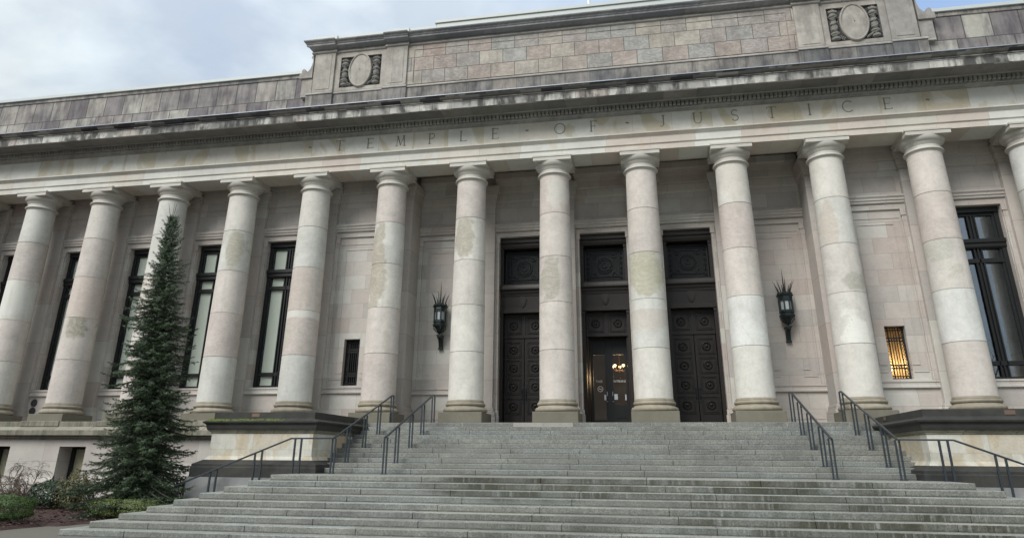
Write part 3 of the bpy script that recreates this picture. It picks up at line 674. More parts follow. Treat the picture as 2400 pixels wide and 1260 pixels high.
# ---- entablature
def ent(prof, name, mat, x=XE, bevel=0, label=None):
    return MB().prism(prof, -x, x).build(name, mat, bld, bevel=bevel, label=label)
ent([(.6, 10.38), (-.6, 10.38), (-.6, 10.60), (-.615, 10.61), (-.65, 10.64), (-.65, 10.93), (-.67, 10.94), (-.68, 10.965), (-.70, 10.97), (-.73, 11.01), (-.76, 11.03), (-.78, 11.04), (-.78, 11.09), (-.61, 11.13), (.6, 11.13)], 'architrave', 'architrave_stone')
fr = MB().box(-XE, XE, -.6, .6, 11.13, 11.96).build('frieze', 'frieze_stone', bld)
ent([(.6, 11.96), (-.6, 11.96), (-.635, 11.97), (-.635, 12.0), (-.66, 12.01), (-.70, 12.06), (-.74, 12.08), (-.76, 12.10), (-.76, 12.14), (-.76, 12.315), (-.90, 12.32), (-.93, 12.33), (-.97, 12.36), (-.97, 12.42), (.6, 12.42)], 'bed_moulding', 'bed_stone')
d_ = MB(); n = int(2 * XE / .161)
for i in range(n):
    xx = -XE + .05 + i * .161; d_.box(xx, xx + .115, -.90, -.765, 12.15, 12.312)
d_.build('dentil_course', 'bed_stone', bld)
ent([(.6, 12.42), (-.96, 12.42), (-.96, 12.36), (-1.66, 12.36), (-1.68, 12.32), (-1.76, 12.32), (-1.76, 12.60), (-1.78, 12.61), (-1.78, 12.64), (-1.20, 12.66), (.6, 12.66)], 'corona', 'corona_stone')
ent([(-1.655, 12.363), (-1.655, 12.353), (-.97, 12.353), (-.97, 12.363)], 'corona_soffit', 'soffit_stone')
ent([(.6, 12.66), (-1.78, 12.66), (-1.80, 12.645), (-1.815, 12.66), (-1.815, 12.70), (-1.79, 12.71), (-1.79, 12.72), (-1.82, 12.725), (-1.88, 12.745), (-1.94, 12.79), (-1.97, 12.83), (-1.98, 12.85), (-.2, 13.1), (.6, 13.1)], 'cyma_gutter', 'cyma_stone')
ent([(-1.95, 12.853), (-2.005, 12.843), (-2.012, 12.845), (-2.012, 12.875), (-.25, 13.26), (-.25, 13.12)], 'cornice_flashing', 'flash_edge')

# ---- carved lettering: thin raised plates, darker stone paints in the groove shade and dirt
def strokes(ch):
    T, t = .050, .024   # thick / thin
    H = .46; s = .5 * H; o = []
    def L(x0, z0, x1, z1, w_): o.append(([(x0, z0), (x1, z1)], w_))
    def serif(x, z, wd=.10): o.append(([(x - wd / 2, z), (x + wd / 2, z)], t))
    def arc(cx, cz, rx, rz, a0, a1, w_, n=20): o.append(([(cx + rx * math.cos(R(a0 + (a1 - a0) * i / n)), cz + rz * math.sin(R(a0 + (a1 - a0) * i / n))) for i in range(n + 1)], w_))
    if ch == 'T': L(0, -s, 0, s, T); L(-.17, s, .17, s, t); L(-.17, s, -.17, s - .05, t); L(.17, s, .17, s - .05, t); serif(0, -s, .12)
    if ch == 'E': L(-.09, -s, -.09, s, T); L(-.14, s, .13, s, t); L(-.09, 0, .09, 0, t); L(-.14, -s, .15, -s, t); L(.13, s, .13, s - .05, t); L(.15, -s, .15, -s + .05, t)
    if ch == 'M': L(-.17, -s, -.13, s, t); L(-.13, s, 0, -s + .04, T); L(0, -s + .04, .14, s, t); L(.14, s, .18, -s, T); serif(-.17, -s); serif(.18, -s); serif(-.15, s, .07); serif(.15, s, .07)
    if ch == 'P': L(-.08, -s, -.08, s, T); L(-.12, s, .02, s, t); arc(.02, s - .115, .11, .115, 90, -90, t * 1.4); L(.02, 0, -.08, 0, t); serif(-.08, -s)
    if ch == 'L': L(-.08, -s, -.08, s, T); L(-.12, -s, .15, -s, t); L(.15, -s, .15, -s + .05, t); serif(-.08, s)
    if ch == 'O': arc(0, 0, .215, s, 0, 360, t * 1.5, 40)
    if ch == 'F': L(-.08, -s, -.08, s, T); L(-.12, s, .14, s, t); L(-.08, 0, .10, 0, t); L(.14, s, .14, s - .05, t); serif(-.08, -s)
    if ch == 'J': L(.04, s, .04, -s + .08, T); arc(-.05, -s + .08, .09, .09, 0, -120, t * 1.3); serif(.04, s, .11)
    if ch == 'U': L(-.14, s, -.14, -.06, T); arc(0, -.06, .14, s - .06, 180, 360, t * 1.4); L(.14, -.06, .14, s, t * 1.2); serif(-.14, s); serif(.14, s)
    if ch == 'S': arc(0, s / 2, .115, s / 2, 40, 270, t * 1.5); arc(0, -s / 2, .125, s / 2, 90, -140, t * 1.6)
    if ch == 'I': L(0, -s, 0, s, T); serif(0, s); serif(0, -s)
    if ch == 'C': arc(0, 0, .20, s, 50, 310, t * 1.5, 30)
    if ch == '.': return [([(-.035, .035), (.035, .02)], .07), ]
    return o
def letter_mesh(ch, x, zc, y0, y1, grow=0.):
    m = MB()
    for pts, w_ in strokes(ch):
        w2 = w_ / 2 + grow; lft = []; rgt = []
        closed = len(pts) > 3 and (Vector(pts[0]) - Vector(pts[-1])).length < 1e-4
        for i, p in enumerate(pts):
            if closed: a, b_ = pts[(i - 1) % (len(pts) - 1)], pts[(i + 1) % (len(pts) - 1)]
            else: a, b_ = pts[max(i - 1, 0)], pts[min(i + 1, len(pts) - 1)]
            d = Vector((b_[0] - a[0], b_[1] - a[1])).normalized(); nn = Vector((-d.y, d.x)) * w2
            ex = Vector((0, 0))
            if not closed and i == 0: ex = -d * (w2 * .8)
            if not closed and i == len(pts) - 1: ex = d * (w2 * .8)
            lft.append((p[0] + nn.x + ex.x, p[1] + nn.y + ex.y)); rgt.append((p[0] - nn.x + ex.x, p[1] - nn.y + ex.y))
        n = len(pts); vs = [(x + a, y, zc + b_) for y in (y0, y1) for a, b_ in lft + rgt]
        fs = []
        for i in range(n - 1):
            fs += [(i, i + 1, n + i + 1, n + i), (2 * n + i, 3 * n + i, 3 * n + i + 1, 2 * n + i + 1), (i, 2 * n + i, 2 * n + i + 1, i + 1), (n + i, n + i + 1, 3 * n + i + 1, 3 * n + i)]
        if not closed: fs += [(0, n, 3 * n, 2 * n), (n - 1, 3 * n - 1, 4 * n - 1, 2 * n - 1)]
        m.add(vs, fs)
    return m
word = [('T', -11.1), ('E', -9.70), ('M', -8.31), ('P', -6.93), ('L', -5.55), ('E', -4.16), ('.', -2.79), ('O', -1.42), ('F', -.05), ('.', 1.33), ('J', 2.73), ('U', 4.11), ('S', 5.53), ('T', 6.93), ('I', 8.32), ('C', 9.73), ('E', 11.12), ('.', -12.5), ('.', 12.55)]
for ch_, x in word:
    letter_mesh(ch_, x, 11.60, -.6045, -.59, .0).build('carved_letter' if ch_ != '.' else 'carved_dot', 'letter_stone', bld)

# ---- attic: central pavilion
PX = 12.98
yb = -.30
MB().box(-PX, PX, yb + .12, 3.0, 13.0, 17.0).build('attic_block', 'attic_trim_stone', bld)
# masonry field between the inner piers, a sunk border
f = MB(); f.box(-8.35, 8.35, yb, yb + .12, 14.52, 16.62); f.build('attic_masonry', 'attic_block_stone', bld)
f = MB(); f.box(-8.02, 8.02, yb - .012, yb, 16.27, 16.30).box(-8.05, -8.02, yb - .012, yb, 14.62, 16.30).box(8.02, 8.05, yb - .012, yb, 14.62, 16.30).build('masonry_border', 'attic_base_stone', bld)
for s_ in (-1, 1):
    for c in (8.85, 12.37):
        x = s_ * c; p = MB(); hw = .505; p.box(x - hw, x + hw, yb - .10, yb + .13, 14.46, 16.52)
        p = p.build('attic_pier', 'attic_trim_stone', bld, bevel=.01)
        q = MB(); e = .34
        for k_ in (0,):
            q.box(x - e, x + e, yb - .118, yb - .10, 14.62, 16.38)
        q.build('pier_panel', 'attic_trim_stone', p, bevel=.012)
    x0, x1 = sorted((s_ * 9.355, s_ * 11.865))
    rx0, rx1, rz0, rz1 = min(s_ * 9.62, s_ * 11.60), max(s_ * 9.62, s_ * 11.60), 14.68, 16.27
    f = MB(); f.box(x0, rx0, yb, yb + .13, 14.46, 16.52).box(rx1, x1, yb, yb + .13, 14.46, 16.52).box(rx0, rx1, yb, yb + .13, 14.46, rz0).box(rx0, rx1, yb, yb + .13, rz1, 16.52)
    f.build('relief_surround', 'attic_trim_stone', bld)
    rel = MB().box(rx0, rx1, yb + .10, yb + .125, rz0, rz1).build('carved_relief', 'sculpture_dark', bld)
    cx = (rx0 + rx1) / 2; cz = 15.50; oc_ = s_
    ov = MB(); N = 40
    def ell(rx, rz, y): return [(cx + rx * math.cos(2 * math.pi * i / N), y, cz + rz * math.sin(2 * math.pi * i / N)) for i in range(N)]
    rings = [ell(.56, .88, yb + .12), ell(.56, .88, yb - .06), ell(.53, .85, yb - .10), ell(.49, .81, yb - .09), ell(.47, .79, yb - .05), ell(.30, .5, yb - .085), ell(.02, .03, yb - .10)]
    vs = [v for r_ in rings for v in r_]; fs = [(i * N + k, i * N + (k + 1) % N, (i + 1) * N + (k + 1) % N, (i + 1) * N + k) for i in range(len(rings) - 1) for k in range(N)]
    ov.add(vs, fs, True); ov.build('oval_shield', 'attic_trim_stone', rel)
    for t_ in (-1, 1):
        tx = cx + t_ * .76; y = yb + .04; tt = MB()
        prof = [(.10, 14.74), (.17, 14.78), (.18, 14.86), (.12, 14.90), (.15, 14.98), (.19, 15.02), (.19, 15.07), (.12, 15.10), (.125, 15.2), (.15, 15.32), (.155, 15.40), (.125, 15.43), (.145, 15.5), (.15, 15.56), (.115, 15.60), (.105, 15.72), (.13, 15.78), (.19, 15.84), (.20, 15.89), (.15, 15.92), (.13, 15.98), (.18, 16.03), (.12, 16.05)]
        tt.lathe([(r, z) for r, z in prof], 14, (tx, y + .02, 0))
        for k in range(7):
            a = (k - 3) * .28; bx = tx + .13 * math.sin(a); hgt = .20 - .05 * abs(k - 3) * .6
            tt.add([(bx - .035, y - .08, 16.03), (bx + .035, y - .08, 16.03), (bx + .03 + .05 * math.sin(a), y - .10, 16.03 + hgt * .5), (bx + .12 * math.sin(a), y - .05, 16.03 + hgt), (bx, y + .02, 16.05)], [(0, 1, 2, 3), (0, 3, 4), (1, 4, 3, 2)])
        for k in range(4):
            zz = 14.95 + k * .27; tt.tube([(tx - .16, y - .06, zz), (tx - .05, y - .16, zz - .04), (tx + .06, y - .15, zz + .03), (tx + .17, y - .05, zz)], .022, 6)
        tt.build('carved_torch', 'sculpture', rel)
        sc_ = MB()
        for k in range(4):
            px = cx + t_ * (.44 + .06 * k); pz = 14.80 + .04 * k; sc_.tube([(px - .05, yb + .02, pz - .06), (px, yb - .02, pz), (px + .06 * t_, yb + .01, pz + .07)], [.03, .045, .02], 7)
        sc_.tube([(cx + t_ * .60, yb + .05, 15.9), (cx + t_ * .54, yb + .02, 15.8), (cx + t_ * .62, yb + .03, 15.6), (cx + t_ * .56, yb + .03, 15.35)], .018, 5)
        sc_.build('carved_ribbon', 'sculpture', rel)
# base course, ledge and crowning cornice, breaking forward over the piers
def runs(off_pier, off):
    """x-runs of the pavilion with forward offsets"""
    xs = [(-PX - .0, -11.80, off_pier), (-11.80, -9.42, off), (-9.42, -8.28, off_pier), (-8.28, 8.28, off), (8.28, 9.42, off_pier), (9.42, 11.80, off), (11.80, PX, off_pier)]
    return xs
base = MB(); led = MB(); bedm = MB(); cor = MB()
for i, (a, b_, o) in enumerate(runs(.10, 0.)):
    ea = -.10 if i == 0 else 0; eb = .10 if i == 6 else 0
    y = yb - o
    base.box(a + ea, b_ + eb, y - .10, 3.0, 13.0, 14.32)
    led.prism([(3.0, 14.32), (y - .14, 14.32), (y - .14, 14.36), (y - .05, 14.45), (3.0, 14.47)], a + ea * 1.3, b_ + eb * 1.3)
    bedm.prism([(2.9, 16.52), (y - .03, 16.52), (y - .07, 16.55), (y - .07, 16.60), (y - .01, 16.64), (y - .01, 16.70), (2.9, 16.70)], a + ea * .5, b_ + eb * .5)
    cor.prism([(2.9, 16.70), (y - .03, 16.70), (y - .06, 16.74), (y - .16, 16.78), (y - .30, 16.79), (y - .30, 16.88), (y - .33, 16.89), (y - .34, 16.93), (y - .38, 16.97), (y - .43, 17.00), (y - .44, 17.05), (2.9, 17.12)], a, b_,
              m0=(lambda p: min(0, (p - (yb - .1)) * .8)) if i == 0 else None, m1=(lambda p: max(0, -(p - (yb - .1)) * .8)) if i == 6 else None)
base.build('attic_base', 'attic_base_stone', bld); led.build('attic_ledge', 'attic_trim_stone', bld)
bedm.build('attic_bed_moulding', 'attic_trim_stone', bld); cor.build('attic_cornice', 'attic_cornice_stone', bld)
cp = MB()
for i, (a, b_, o) in enumerate(runs(.07, 0.)):
    a2 = max(a, -PX + .02); b2 = min(b_, PX - .02); y = -.48 - o
    if i != 3: cp.box(a2, b2, y, 2.6, 17.06, 17.36)
    else:
        cp.box(-8.28, -7.0, y, 2.6, 17.06, 17.36); cp.box(7.0, 8.28, y, 2.6, 17.06, 17.36)
        cp.box(-7.0, 7.0, y, 2.6, 17.06, 17.46); cp.box(-7.08, 7.08, y - .06, 2.6, 17.46, 17.60)
cp.build('roof_coping', 'flashing', bld, bevel=.008)
# scroll brackets at the pavilion ends
for s_ in (-1, 1):
    pts = [(12.98, 15.35), (13.62, 15.35), (13.62, 15.60), (13.52, 15.62), (13.50, 15.70)]
    pts += [(13.43 + .09 * math.cos(R(a)), 15.76 + .09 * math.sin(R(a))) for a in (0, 40, 80, 120, 160, 200)]
    pts += [(13.32 - .30 * math.sin(R(a)) * 1.0, 15.66 + .66 * (1 - math.cos(R(a)))) for a in (12, 30, 45, 60, 75, 88)]
    pts += [(13.08, 16.38), (13.12, 16.45), (13.06, 16.52), (12.98, 16.50)]
    m = MB().prism([(s_ * a, b_) for a, b_ in pts], yb - .02, yb + .55, 'y'); m.box(min(s_ * 12.98, s_ * 13.5), max(s_ * 12.98, s_ * 13.5), yb + .06, yb + .5, 14.4, 15.35)
    m.build('scroll_bracket', 'attic_trim_stone', bld, bevel=.008)
    # wings
    xa, xb = sorted((s_ * 13.0, s_ * (XE - 1.0)))
    MB().box(xa, xb, 0., 3., 14.47, 15.56).build('wing_parapet', 'wing_stone', bld)
    MB().box(xa, xb, -.03, 3., 13.0, 14.44).box(xa, xb, -.005, 3., 14.44, 14.47).build('wing_base', 'wing_stone', bld)
    MB().box(xa, xb, -.04, 3., 15.56, 15.745).build('wing_band', 'attic_base_stone', bld)
    a2, b2 = (xa, -13.62) if s_ < 0 else (13.62, xb)
    MB().box(a2, b2, -.12, 3., 15.75, 15.90).build('wing_coping', 'flashing', bld, bevel=.008)
fp = MB().tube([(0, 0, 0), (0, 0, 9.)], [.07, .05], 12).lathe([(.14, 0), (.14, .12), (.09, .2)], 14).build('flagpole', 'white_paint', None, (-.10, .35, 17.55))
tag(fp, 'slim white flagpole standing on the roof above the middle of the building', 'flagpole')

# ---- podium left and right of the stairs
for s_ in (-1, 1):
    xa, xb = sorted((s_ * 12.2, s_ * XE))
    cu = MB(); cu.box(xa, xb, -.98, -.80, -.14, .07)
    for x in COLX:
        if xa < x < xb: cu.box(x - .90, x + .90, -1.03, -.81, -.12, .09)
    cu.build('stylobate_edge', 'podium_trim_stone', bld, bevel=.02)
    MB().prism([(-.6, -.13), (-1.0, -.13), (-1.26, -.27), (-1.26, -.46), (-1.10, -.47), (-1.10, -.53), (-1.0, -.55), (-.98, -.62), (-.6, -.62)], xa, xb).build('podium_cornice', 'podium_trim_stone', bld, bevel=.008)
    pw = [k * S for k in range(-8, 9) if abs(k) >= 4 and xa < k * S < xb]
    hl = [(c - .62, c + .58, -2.55, -.88) for c in pw]
    wallseg(xa, xb, -.95, hl, 'podium_wall', 'podium_stone', -3.2, -.6, .9)
    bm_ = MB()
    segs = []; cur = xa
    for c in sorted(pw): segs.append((cur, c - .62)); cur = c + .58
    segs.append((cur, xb))
    for a, b_ in segs:
        bm_.prism([(-.9, -1.97), (-.98, -1.97), (-.99, -2.03), (-1.06, -2.12), (-1.16, -2.18), (-1.18, -2.28), (-1.15, -2.30), (-1.25, -3.2), (-.9, -3.2)], a, b_)
    for c in pw: bm_.prism([(-.9, -2.55), (-1.16, -2.57), (-1.25, -3.2), (-.9, -3.2)], c - .62, c + .58)
    bm_.build('podium_base', 'podium_stone', bld)
    w0 = None
    for c in pw:
        if w0 is None:
            f = MB().box(-.60, -.50, -.05, .1, -2.55, -.88).box(.46, .56, -.05, .1, -2.55, -.88).box(-.5, .46, -.05, .1, -.98, -.88).box(-.5, .46, -.05, .1, -2.55, -2.45)
            w0 = f.build('basement_window', 'bronze', bld, (c, -.25, 0))
            MB().box(-.5, .46, .03, .035, -2.45, -.98).build('pane', 'glass_clear', w0)
            MB().box(-.5, .46, .09, .095, -2.45, -.98).build('blind', 'blind_tan', w0)
        else: copy_part(w0, c - w0.location.x)
MB().box(-12.3, 12.3, -.93, .5, -3.2, -.36).build('podium_core', 'podium_stone', bld)
# loudspeaker-like round vents under a window on the left
v = MB().lathe([(.15, 0), (.16, .02), (.15, .035), (.11, .03), (.005, .035)], 24, (0, 0, .97), 'y', cap=False).lathe([(.15, 0), (.16, .02), (.15, .035), (.11, .03), (.005, .035)], 24, (0, 0, .62), 'y', cap=False)
v.build('round_vent', 'disc', bld, (-25.35, YO - .02, 0))

# ------------------------------------------------------------------ stairs
H1, T1, H2, T2 = .15155, .4025, .14665, .4242
st = empty('stone_staircase', (0, 0, -1.667), 'wide grey granite staircase rising to the entrance, its lower steps wrapping both ends', 'stairs')
def blocks(m, x0, x1, y0, y1, z0, z1, Lb, rnd):
    x = x0; first = True
    while x < x1 - .01:
        L = rnd.uniform(.75, 1.15) * Lb * (.6 if first else 1); first = False
        nx = min(x + L, x1)
        if x1 - nx < Lb * .35: nx = x1
        dy = rnd.uniform(-.006, .006); dz = rnd.uniform(-.0045, .0)
        m.box(x + .004, nx - .004, y0 + dy, y1, z0, z1 + dz); x = nx
    m.box(x0 + .02, x1 - .02, y0 + .05, y1 - .01, z0, z1 - .03)
def child(mb, name, mat, bevel=0, label=None):
    o = mb.build(name, mat, st, (0, 0, 1.667), bevel, label); return o
rnd = random.Random(3)
for k in range(11):
    y = -.945 - k * T1
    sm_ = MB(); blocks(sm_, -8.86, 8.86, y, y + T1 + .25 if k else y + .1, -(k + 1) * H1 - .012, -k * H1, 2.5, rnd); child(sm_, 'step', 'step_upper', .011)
Y0 = -7.258; X0 = 8.916
for j in range(9):
    y = Y0 - j * T2; x = X0 + j * T2
    zt = -1.667 - j * H2; z0 = zt - H2 - (0 if j else 0)
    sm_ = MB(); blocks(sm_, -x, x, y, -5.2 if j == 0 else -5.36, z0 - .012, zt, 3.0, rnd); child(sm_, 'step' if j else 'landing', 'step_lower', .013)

# ------------------------------------------------------------------ pedestals flanking the stairs
def pedestal(s_, lab):
    cx = s_ * 10.5
    p = empty('stair_pedestal', (cx, -3.2, -3.0), lab, 'pedestal', 'massive pedestals flanking the stairs')
    hw = 1.74; yf = -5.20; yb2 = -.95
    def ringbox(m, o, z0, z1, of=None):
        m.box(-hw - o, hw + o, yf - (o if of is None else of) + 3.2, yb2 + 3.2, z0 + 3.0, z1 + 3.0)
    def ringpr(m, prof):   # profile list of (offset, z) lofted ring
        vs = []; n = len(prof)
        for o, z in prof: vs += [(-hw - o, yb2 + 3.2, z + 3), (-hw - o, yf - o + 3.2, z + 3), (hw + o, yf - o + 3.2, z + 3), (hw + o, yb2 + 3.2, z + 3)]
        fs = [(i * 4 + k, i * 4 + (k + 1) % 4, (i + 1) * 4 + (k + 1) % 4, (i + 1) * 4 + k) for i in range(n - 1) for k in range(4)] + [(3, 2, 1, 0), ((n - 1) * 4, (n - 1) * 4 + 1, (n - 1) * 4 + 2, (n - 1) * 4 + 3)]
        m.add(vs, fs)
    m = MB(); ringpr(m, [(.02, -.085), (-.0, -.07), (-.0, .13)]); m.build('cap_block', 'pedestal_black_stone', p, bevel=.012)
    m = MB(); ringpr(m, [(.10, -.42), (.12, -.40), (.14, -.34), (.15, -.26), (.20, -.22), (.23, -.20), (.24, -.16), (.02, -.085)]); m.build('cap_cornice', 'pedestal_black_stone', p)
    m = MB(); ringpr(m, [(.01, -.52), (.03, -.50), (.03, -.48), (.06, -.46), (.10, -.42)]); m.build('cap_moulding', 'podium_trim_stone', p)
    m = MB(); ringpr(m, [(0, -1.17), (0, -.52)]); m.build('pedestal_body', 'pedestal_stone', p)
    m = MB(); ringpr(m, [(.10, -1.30), (.06, -1.24), (.03, -1.19), (.03, -1.17)]); m.build('base_moulding', 'pedestal_stone', p)
    m = MB(); ringpr(m, [(.36, -1.80), (.36, -1.52), (.34, -1.50), (.34, -1.42), (.31, -1.41), (.22, -1.36), (.10, -1.30)]); m.build('base_block', 'pedestal_black_stone', p, bevel=.01)
    m = MB(); ringpr(m, [(.40, -3.05), (.40, -1.80)]); m.build('granite_footing', 'granite_rough', p)
    x_ = -.29 if s_ < 0 else .38
    MB().box(x_ - .13, x_ + .13, yf - .012 + 3.2, yf + 3.2 + .01, 3.0 - .02, 3.09).build('metal_plaque', 'brass', p)
    MB().box(min(-s_ * hw, -s_ * (hw + .012)), max(-s_ * hw, -s_ * (hw + .012)), 1.15, 1.35, 3.0 - .0, 3.10).build('metal_plaque', 'brass', p)
    if s_ < 0:
        ms = MB(); rr = random.Random(2)
        for i in range(260):
            t = rr.random() ** 2; xx = -hw - .12 + t * 2.6; yy = yf - rr.uniform(.0, .20) + 3.2; zz = 3.0 - .09 - .07 * ((yf + 3.2 - yy) / .2); r_ = rr.uniform(.02, .05)
            ms.lathe([(r_, -.01), (r_ * .8, .012), (.004, .022)], 6, (xx, yy, zz))
        ms.build('moss_patch', 'moss', p)
    return p
pedestal(-1, 'black capped stone pedestal left of the stairs with green moss along its cap')
pedestal(1, 'black capped stone pedestal right of the stairs, nearer the lit barred window')

# ------------------------------------------------------------------ handrails
def zstep(y):   # stair surface height for given y on upper flight
    k = math.floor((-.945 - y) / T1) + 1 if y < -.945 else 0
    return -min(k, 11) * H1
def post(m, x, y, z0, z1, wide=True, ax='x'):
    d = .048
    if wide:
        for q in (-d, d):
            if ax == 'x': m.box(x + q - .021, x + q + .021, y - .022, y + .022, z0, z1)
            else: m.box(x - .022, x + .022, y + q - .013, y + q + .013, z0, z1)
    else: m.box(x - .024, x + .024, y - .024, y + .024, z0, z1)
def rail_inner(x, lab, grp):
    r = empty('handrail', (x, -3.2, -1.667), lab, 'handrail', grp)
    a, b_ = Vector((0, -5.50 + 3.2, 1.04 - 0.)), Vector((0, -.80 + 3.2, .98 + 1.667))
    top = MB(); top.bar(a, b_, .06, .045); top.tube([a + Vector((0, -.02, -.06)), a + Vector((0, -.03, 0)), a], .02, 6); top.bar(b_, b_ + Vector((0, .16, 0)), .06, .045)
    top.build('rail_bar', 'rail_metal', r, bevel=.006)
    for y in (-5.44, -4.45, -3.15, -1.95, -.75):
        t = (y + 5.5) / 4.7; zt = a.z + (b_.z - a.z) * min(1, t) - .02; z0 = zstep(y) + 1.667
        pm = MB(); post(pm, 0, y + 3.2, z0, zt, True, 'y' if False else 'x'); pm.box(-.09, .09, y + 3.2 - .05, y + 3.2 + .05, z0 - .001, z0 + .015)
        pm.build('rail_post', 'rail_metal', r)
    return r
rail_inner(-6.28, 'short dark handrail on the left of the stairs, nearer the doors', 'dark metal handrails on the stairs')
rail_inner(6.28, 'short dark handrail on the right of the stairs, nearer the doors', 'dark metal handrails on the stairs')
def rail_outer(s_, lab):
    r = empty('handrail', (s_ * 7.95, -3.2, -1.667), lab, 'handrail', 'dark metal handrails on the stairs')
    P = lambda x, y, z: Vector((s_ * (x - 7.95), y + 3.2, z + 1.667))
    tops = [P(7.88, -.80, .98), P(7.93, -5.50, -.66), P(9.14, -5.86, -.68), P(12.72, -6.0, -2.06)]
    tb = MB(); tb.bar(tops[0] + Vector((0, .16, 0)), tops[0], .06, .045)
    for p_, q_ in zip(tops[:-1], tops[1:]): tb.bar(p_, q_, .06, .045)
    tb.build('rail_bar', 'rail_metal', r, bevel=.006)
    for y in (-5.46, -4.45, -3.15, -1.95, -.75):
        t = (y + 5.5) / 4.7; zt = -.66 + 1.64 * min(1, max(0, t)); x = 7.93 - .05 * t; z0 = zstep(y); pm = MB(); c = P(x, y, 0)
        post(pm, c.x, c.y, z0 + 1.667, zt + 1.667 - .02); pm.box(c.x - .09, c.x + .09, c.y - .05, c.y + .05, z0 + 1.666, z0 + 1.682); pm.build('rail_post', 'rail_metal', r)
    for x in (8.80, 9.0, 10.02, 10.24, 11.42, 11.62, 12.62, 12.70):
        y = -5.86 - .03 * (x - 9.0); j = 0 if x < X0 else min(8, math.floor((x - X0) / T2) + 1); z0 = -1.667 - j * H2 if x < 12.4 else -3.0
        zt = -.68 if x < 9.14 else -.68 - (x - 9.14) * (1.38 / 3.58)
        pm = MB(); c = P(x, y, 0); post(pm, c.x, c.y, z0 + 1.667, zt + 1.667 - .015, False); pm.box(c.x - .04, c.x + .04, c.y - .04, c.y + .04, z0 + 1.666, z0 + 1.68)
        pm.build('rail_post', 'rail_metal', r)
    return r
rail_outer(-1, 'long bent dark handrail running from the upper left steps down past the mossy pedestal')
rail_outer(1, 'long bent dark handrail running from the upper right steps down past the right pedestal')

# ------------------------------------------------------------------ wall lanterns
def lantern(x, lab):
    r = empty('wall_lantern', (x, YI, 3.1), lab, 'lantern', 'spiked wall lanterns beside the doors')
    cy = -.36; body = MB()
    n = 8
    body.lathe([(.02, .58), (.05, .66), (.10, .70), (.12, .76), (.22, .88), (.29, .93), (.30, 1.0), (.26, 1.02), (.26, 1.07), (.295, 1.10), (.27, 1.14)], n, (0, cy, 0), a0=R(22.5), sm=False)
    body.lathe([(.25, 1.14), (.25, 1.19), (.22, 1.19)], n, (0, cy, 0), a0=R(22.5), sm=False)
    for k in range(n):
        t = 2 * math.pi * k / n + R(22.5); body.box(.245 * math.cos(t) - .024, .245 * math.cos(t) + .024, cy + .245 * math.sin(t) - .024, cy + .245 * math.sin(t) + .024, 1.14, 1.62)
        body.tube([(.24 * math.cos(t), cy + .24 * math.sin(t), .95), (.27 * math.cos(t), cy + .27 * math.sin(t), .84), (.14 * math.cos(t), cy + .14 * math.sin(t), .70), (.05 * math.cos(t), cy + .05 * math.sin(t), .64)], .016, 5)
    body.lathe([(.22, 1.55), (.265, 1.56), (.265, 1.64), (.28, 1.66), (.27, 1.70), (.31, 1.74), (.33, 1.78), (.30, 1.80), (.24, 1.84), (.12, 1.90), (.04, 1.95)], n, (0, cy, 0), a0=R(22.5), sm=False)
    body.build('lantern_body', 'lantern_metal', r)
    MB().lathe([(.205, 1.17), (.205, 1.57)], n, (0, cy, 0), a0=R(22.5), sm=False).build('lantern_glass', 'lantern_glass', r)
    sp = MB()
    sp.tube([(0, cy, 1.85), (0, cy, 2.1), (0, cy, 2.5), (0, cy, 2.86)], [.035, .028, .016, .002], 6)
    for k in range(n):
        t = 2 * math.pi * k / n; c_, s2 = math.cos(t), math.sin(t); h = 1.0 if k % 2 == 0 else .88
        sp.tube([(.24 * c_, cy + .24 * s2, 1.78), (.22 * c_, cy + .22 * s2, 1.92), (.27 * c_, cy + .27 * s2, 1.78 + .28 * h), (.33 * c_, cy + .33 * s2, 1.78 + .45 * h), (.42 * c_, cy + .42 * s2, 1.78 + .60 * h)], [.032, .026, .02, .013, .002], 6)
        sp.lathe([(.03, -.03), (.04, 0), (.02, .04)], 6, (.26 * math.cos(t + .39), cy + .26 * math.sin(t + .39), 1.84))
    sp.build('lantern_spikes', 'lantern_metal', r)
    br = MB(); br.prism([(.0, .02), (-.10, .02), (-.13, .25), (-.22, .40), (-.44, .47), (-.44, .54), (0, .54)], -.085, .085)
    br.box(-.11, .11, -.46, 0, .52, .57).box(-.10, .10, -.16, 0, .0, .05); br.tube([(0, cy, .54), (0, cy, .62)], [.05, .03], 8)
    br.build('lantern_bracket', 'lantern_metal', r, bevel=.01)
lantern(-6.98, 'spiked dark metal wall lantern left of the doors'); lantern(7.02, 'spiked dark metal wall lantern right of the doors')

# ------------------------------------------------------------------ ground
def sheet(name, pts, z, mat, label=None):
    me = bpy.data.meshes.new(name); me.from_pydata([(a, b_, z) for a, b_ in pts], [], [tuple(range(len(pts)))]); me.materials.append(MATS[mat])
    o = bpy.data.objects.new(name, me); COL.objects.link(o); o['kind'] = 'structure'
    if label: o['label'] = label
    return o
sheet('ground', [(-900, -900), (900, -900), (900, 900), (-900, 900)], -3.03, 'earth')
sheet('path', [(-14.6, -60), (40, -60), (40, -5.0), (-12.4, -5.0), (-12.4, -7.1), (-13.2, -7.5), (-13.95, -7.9), (-14.4, -8.6), (-14.6, -9.6)], -2.988, 'asphalt_path')
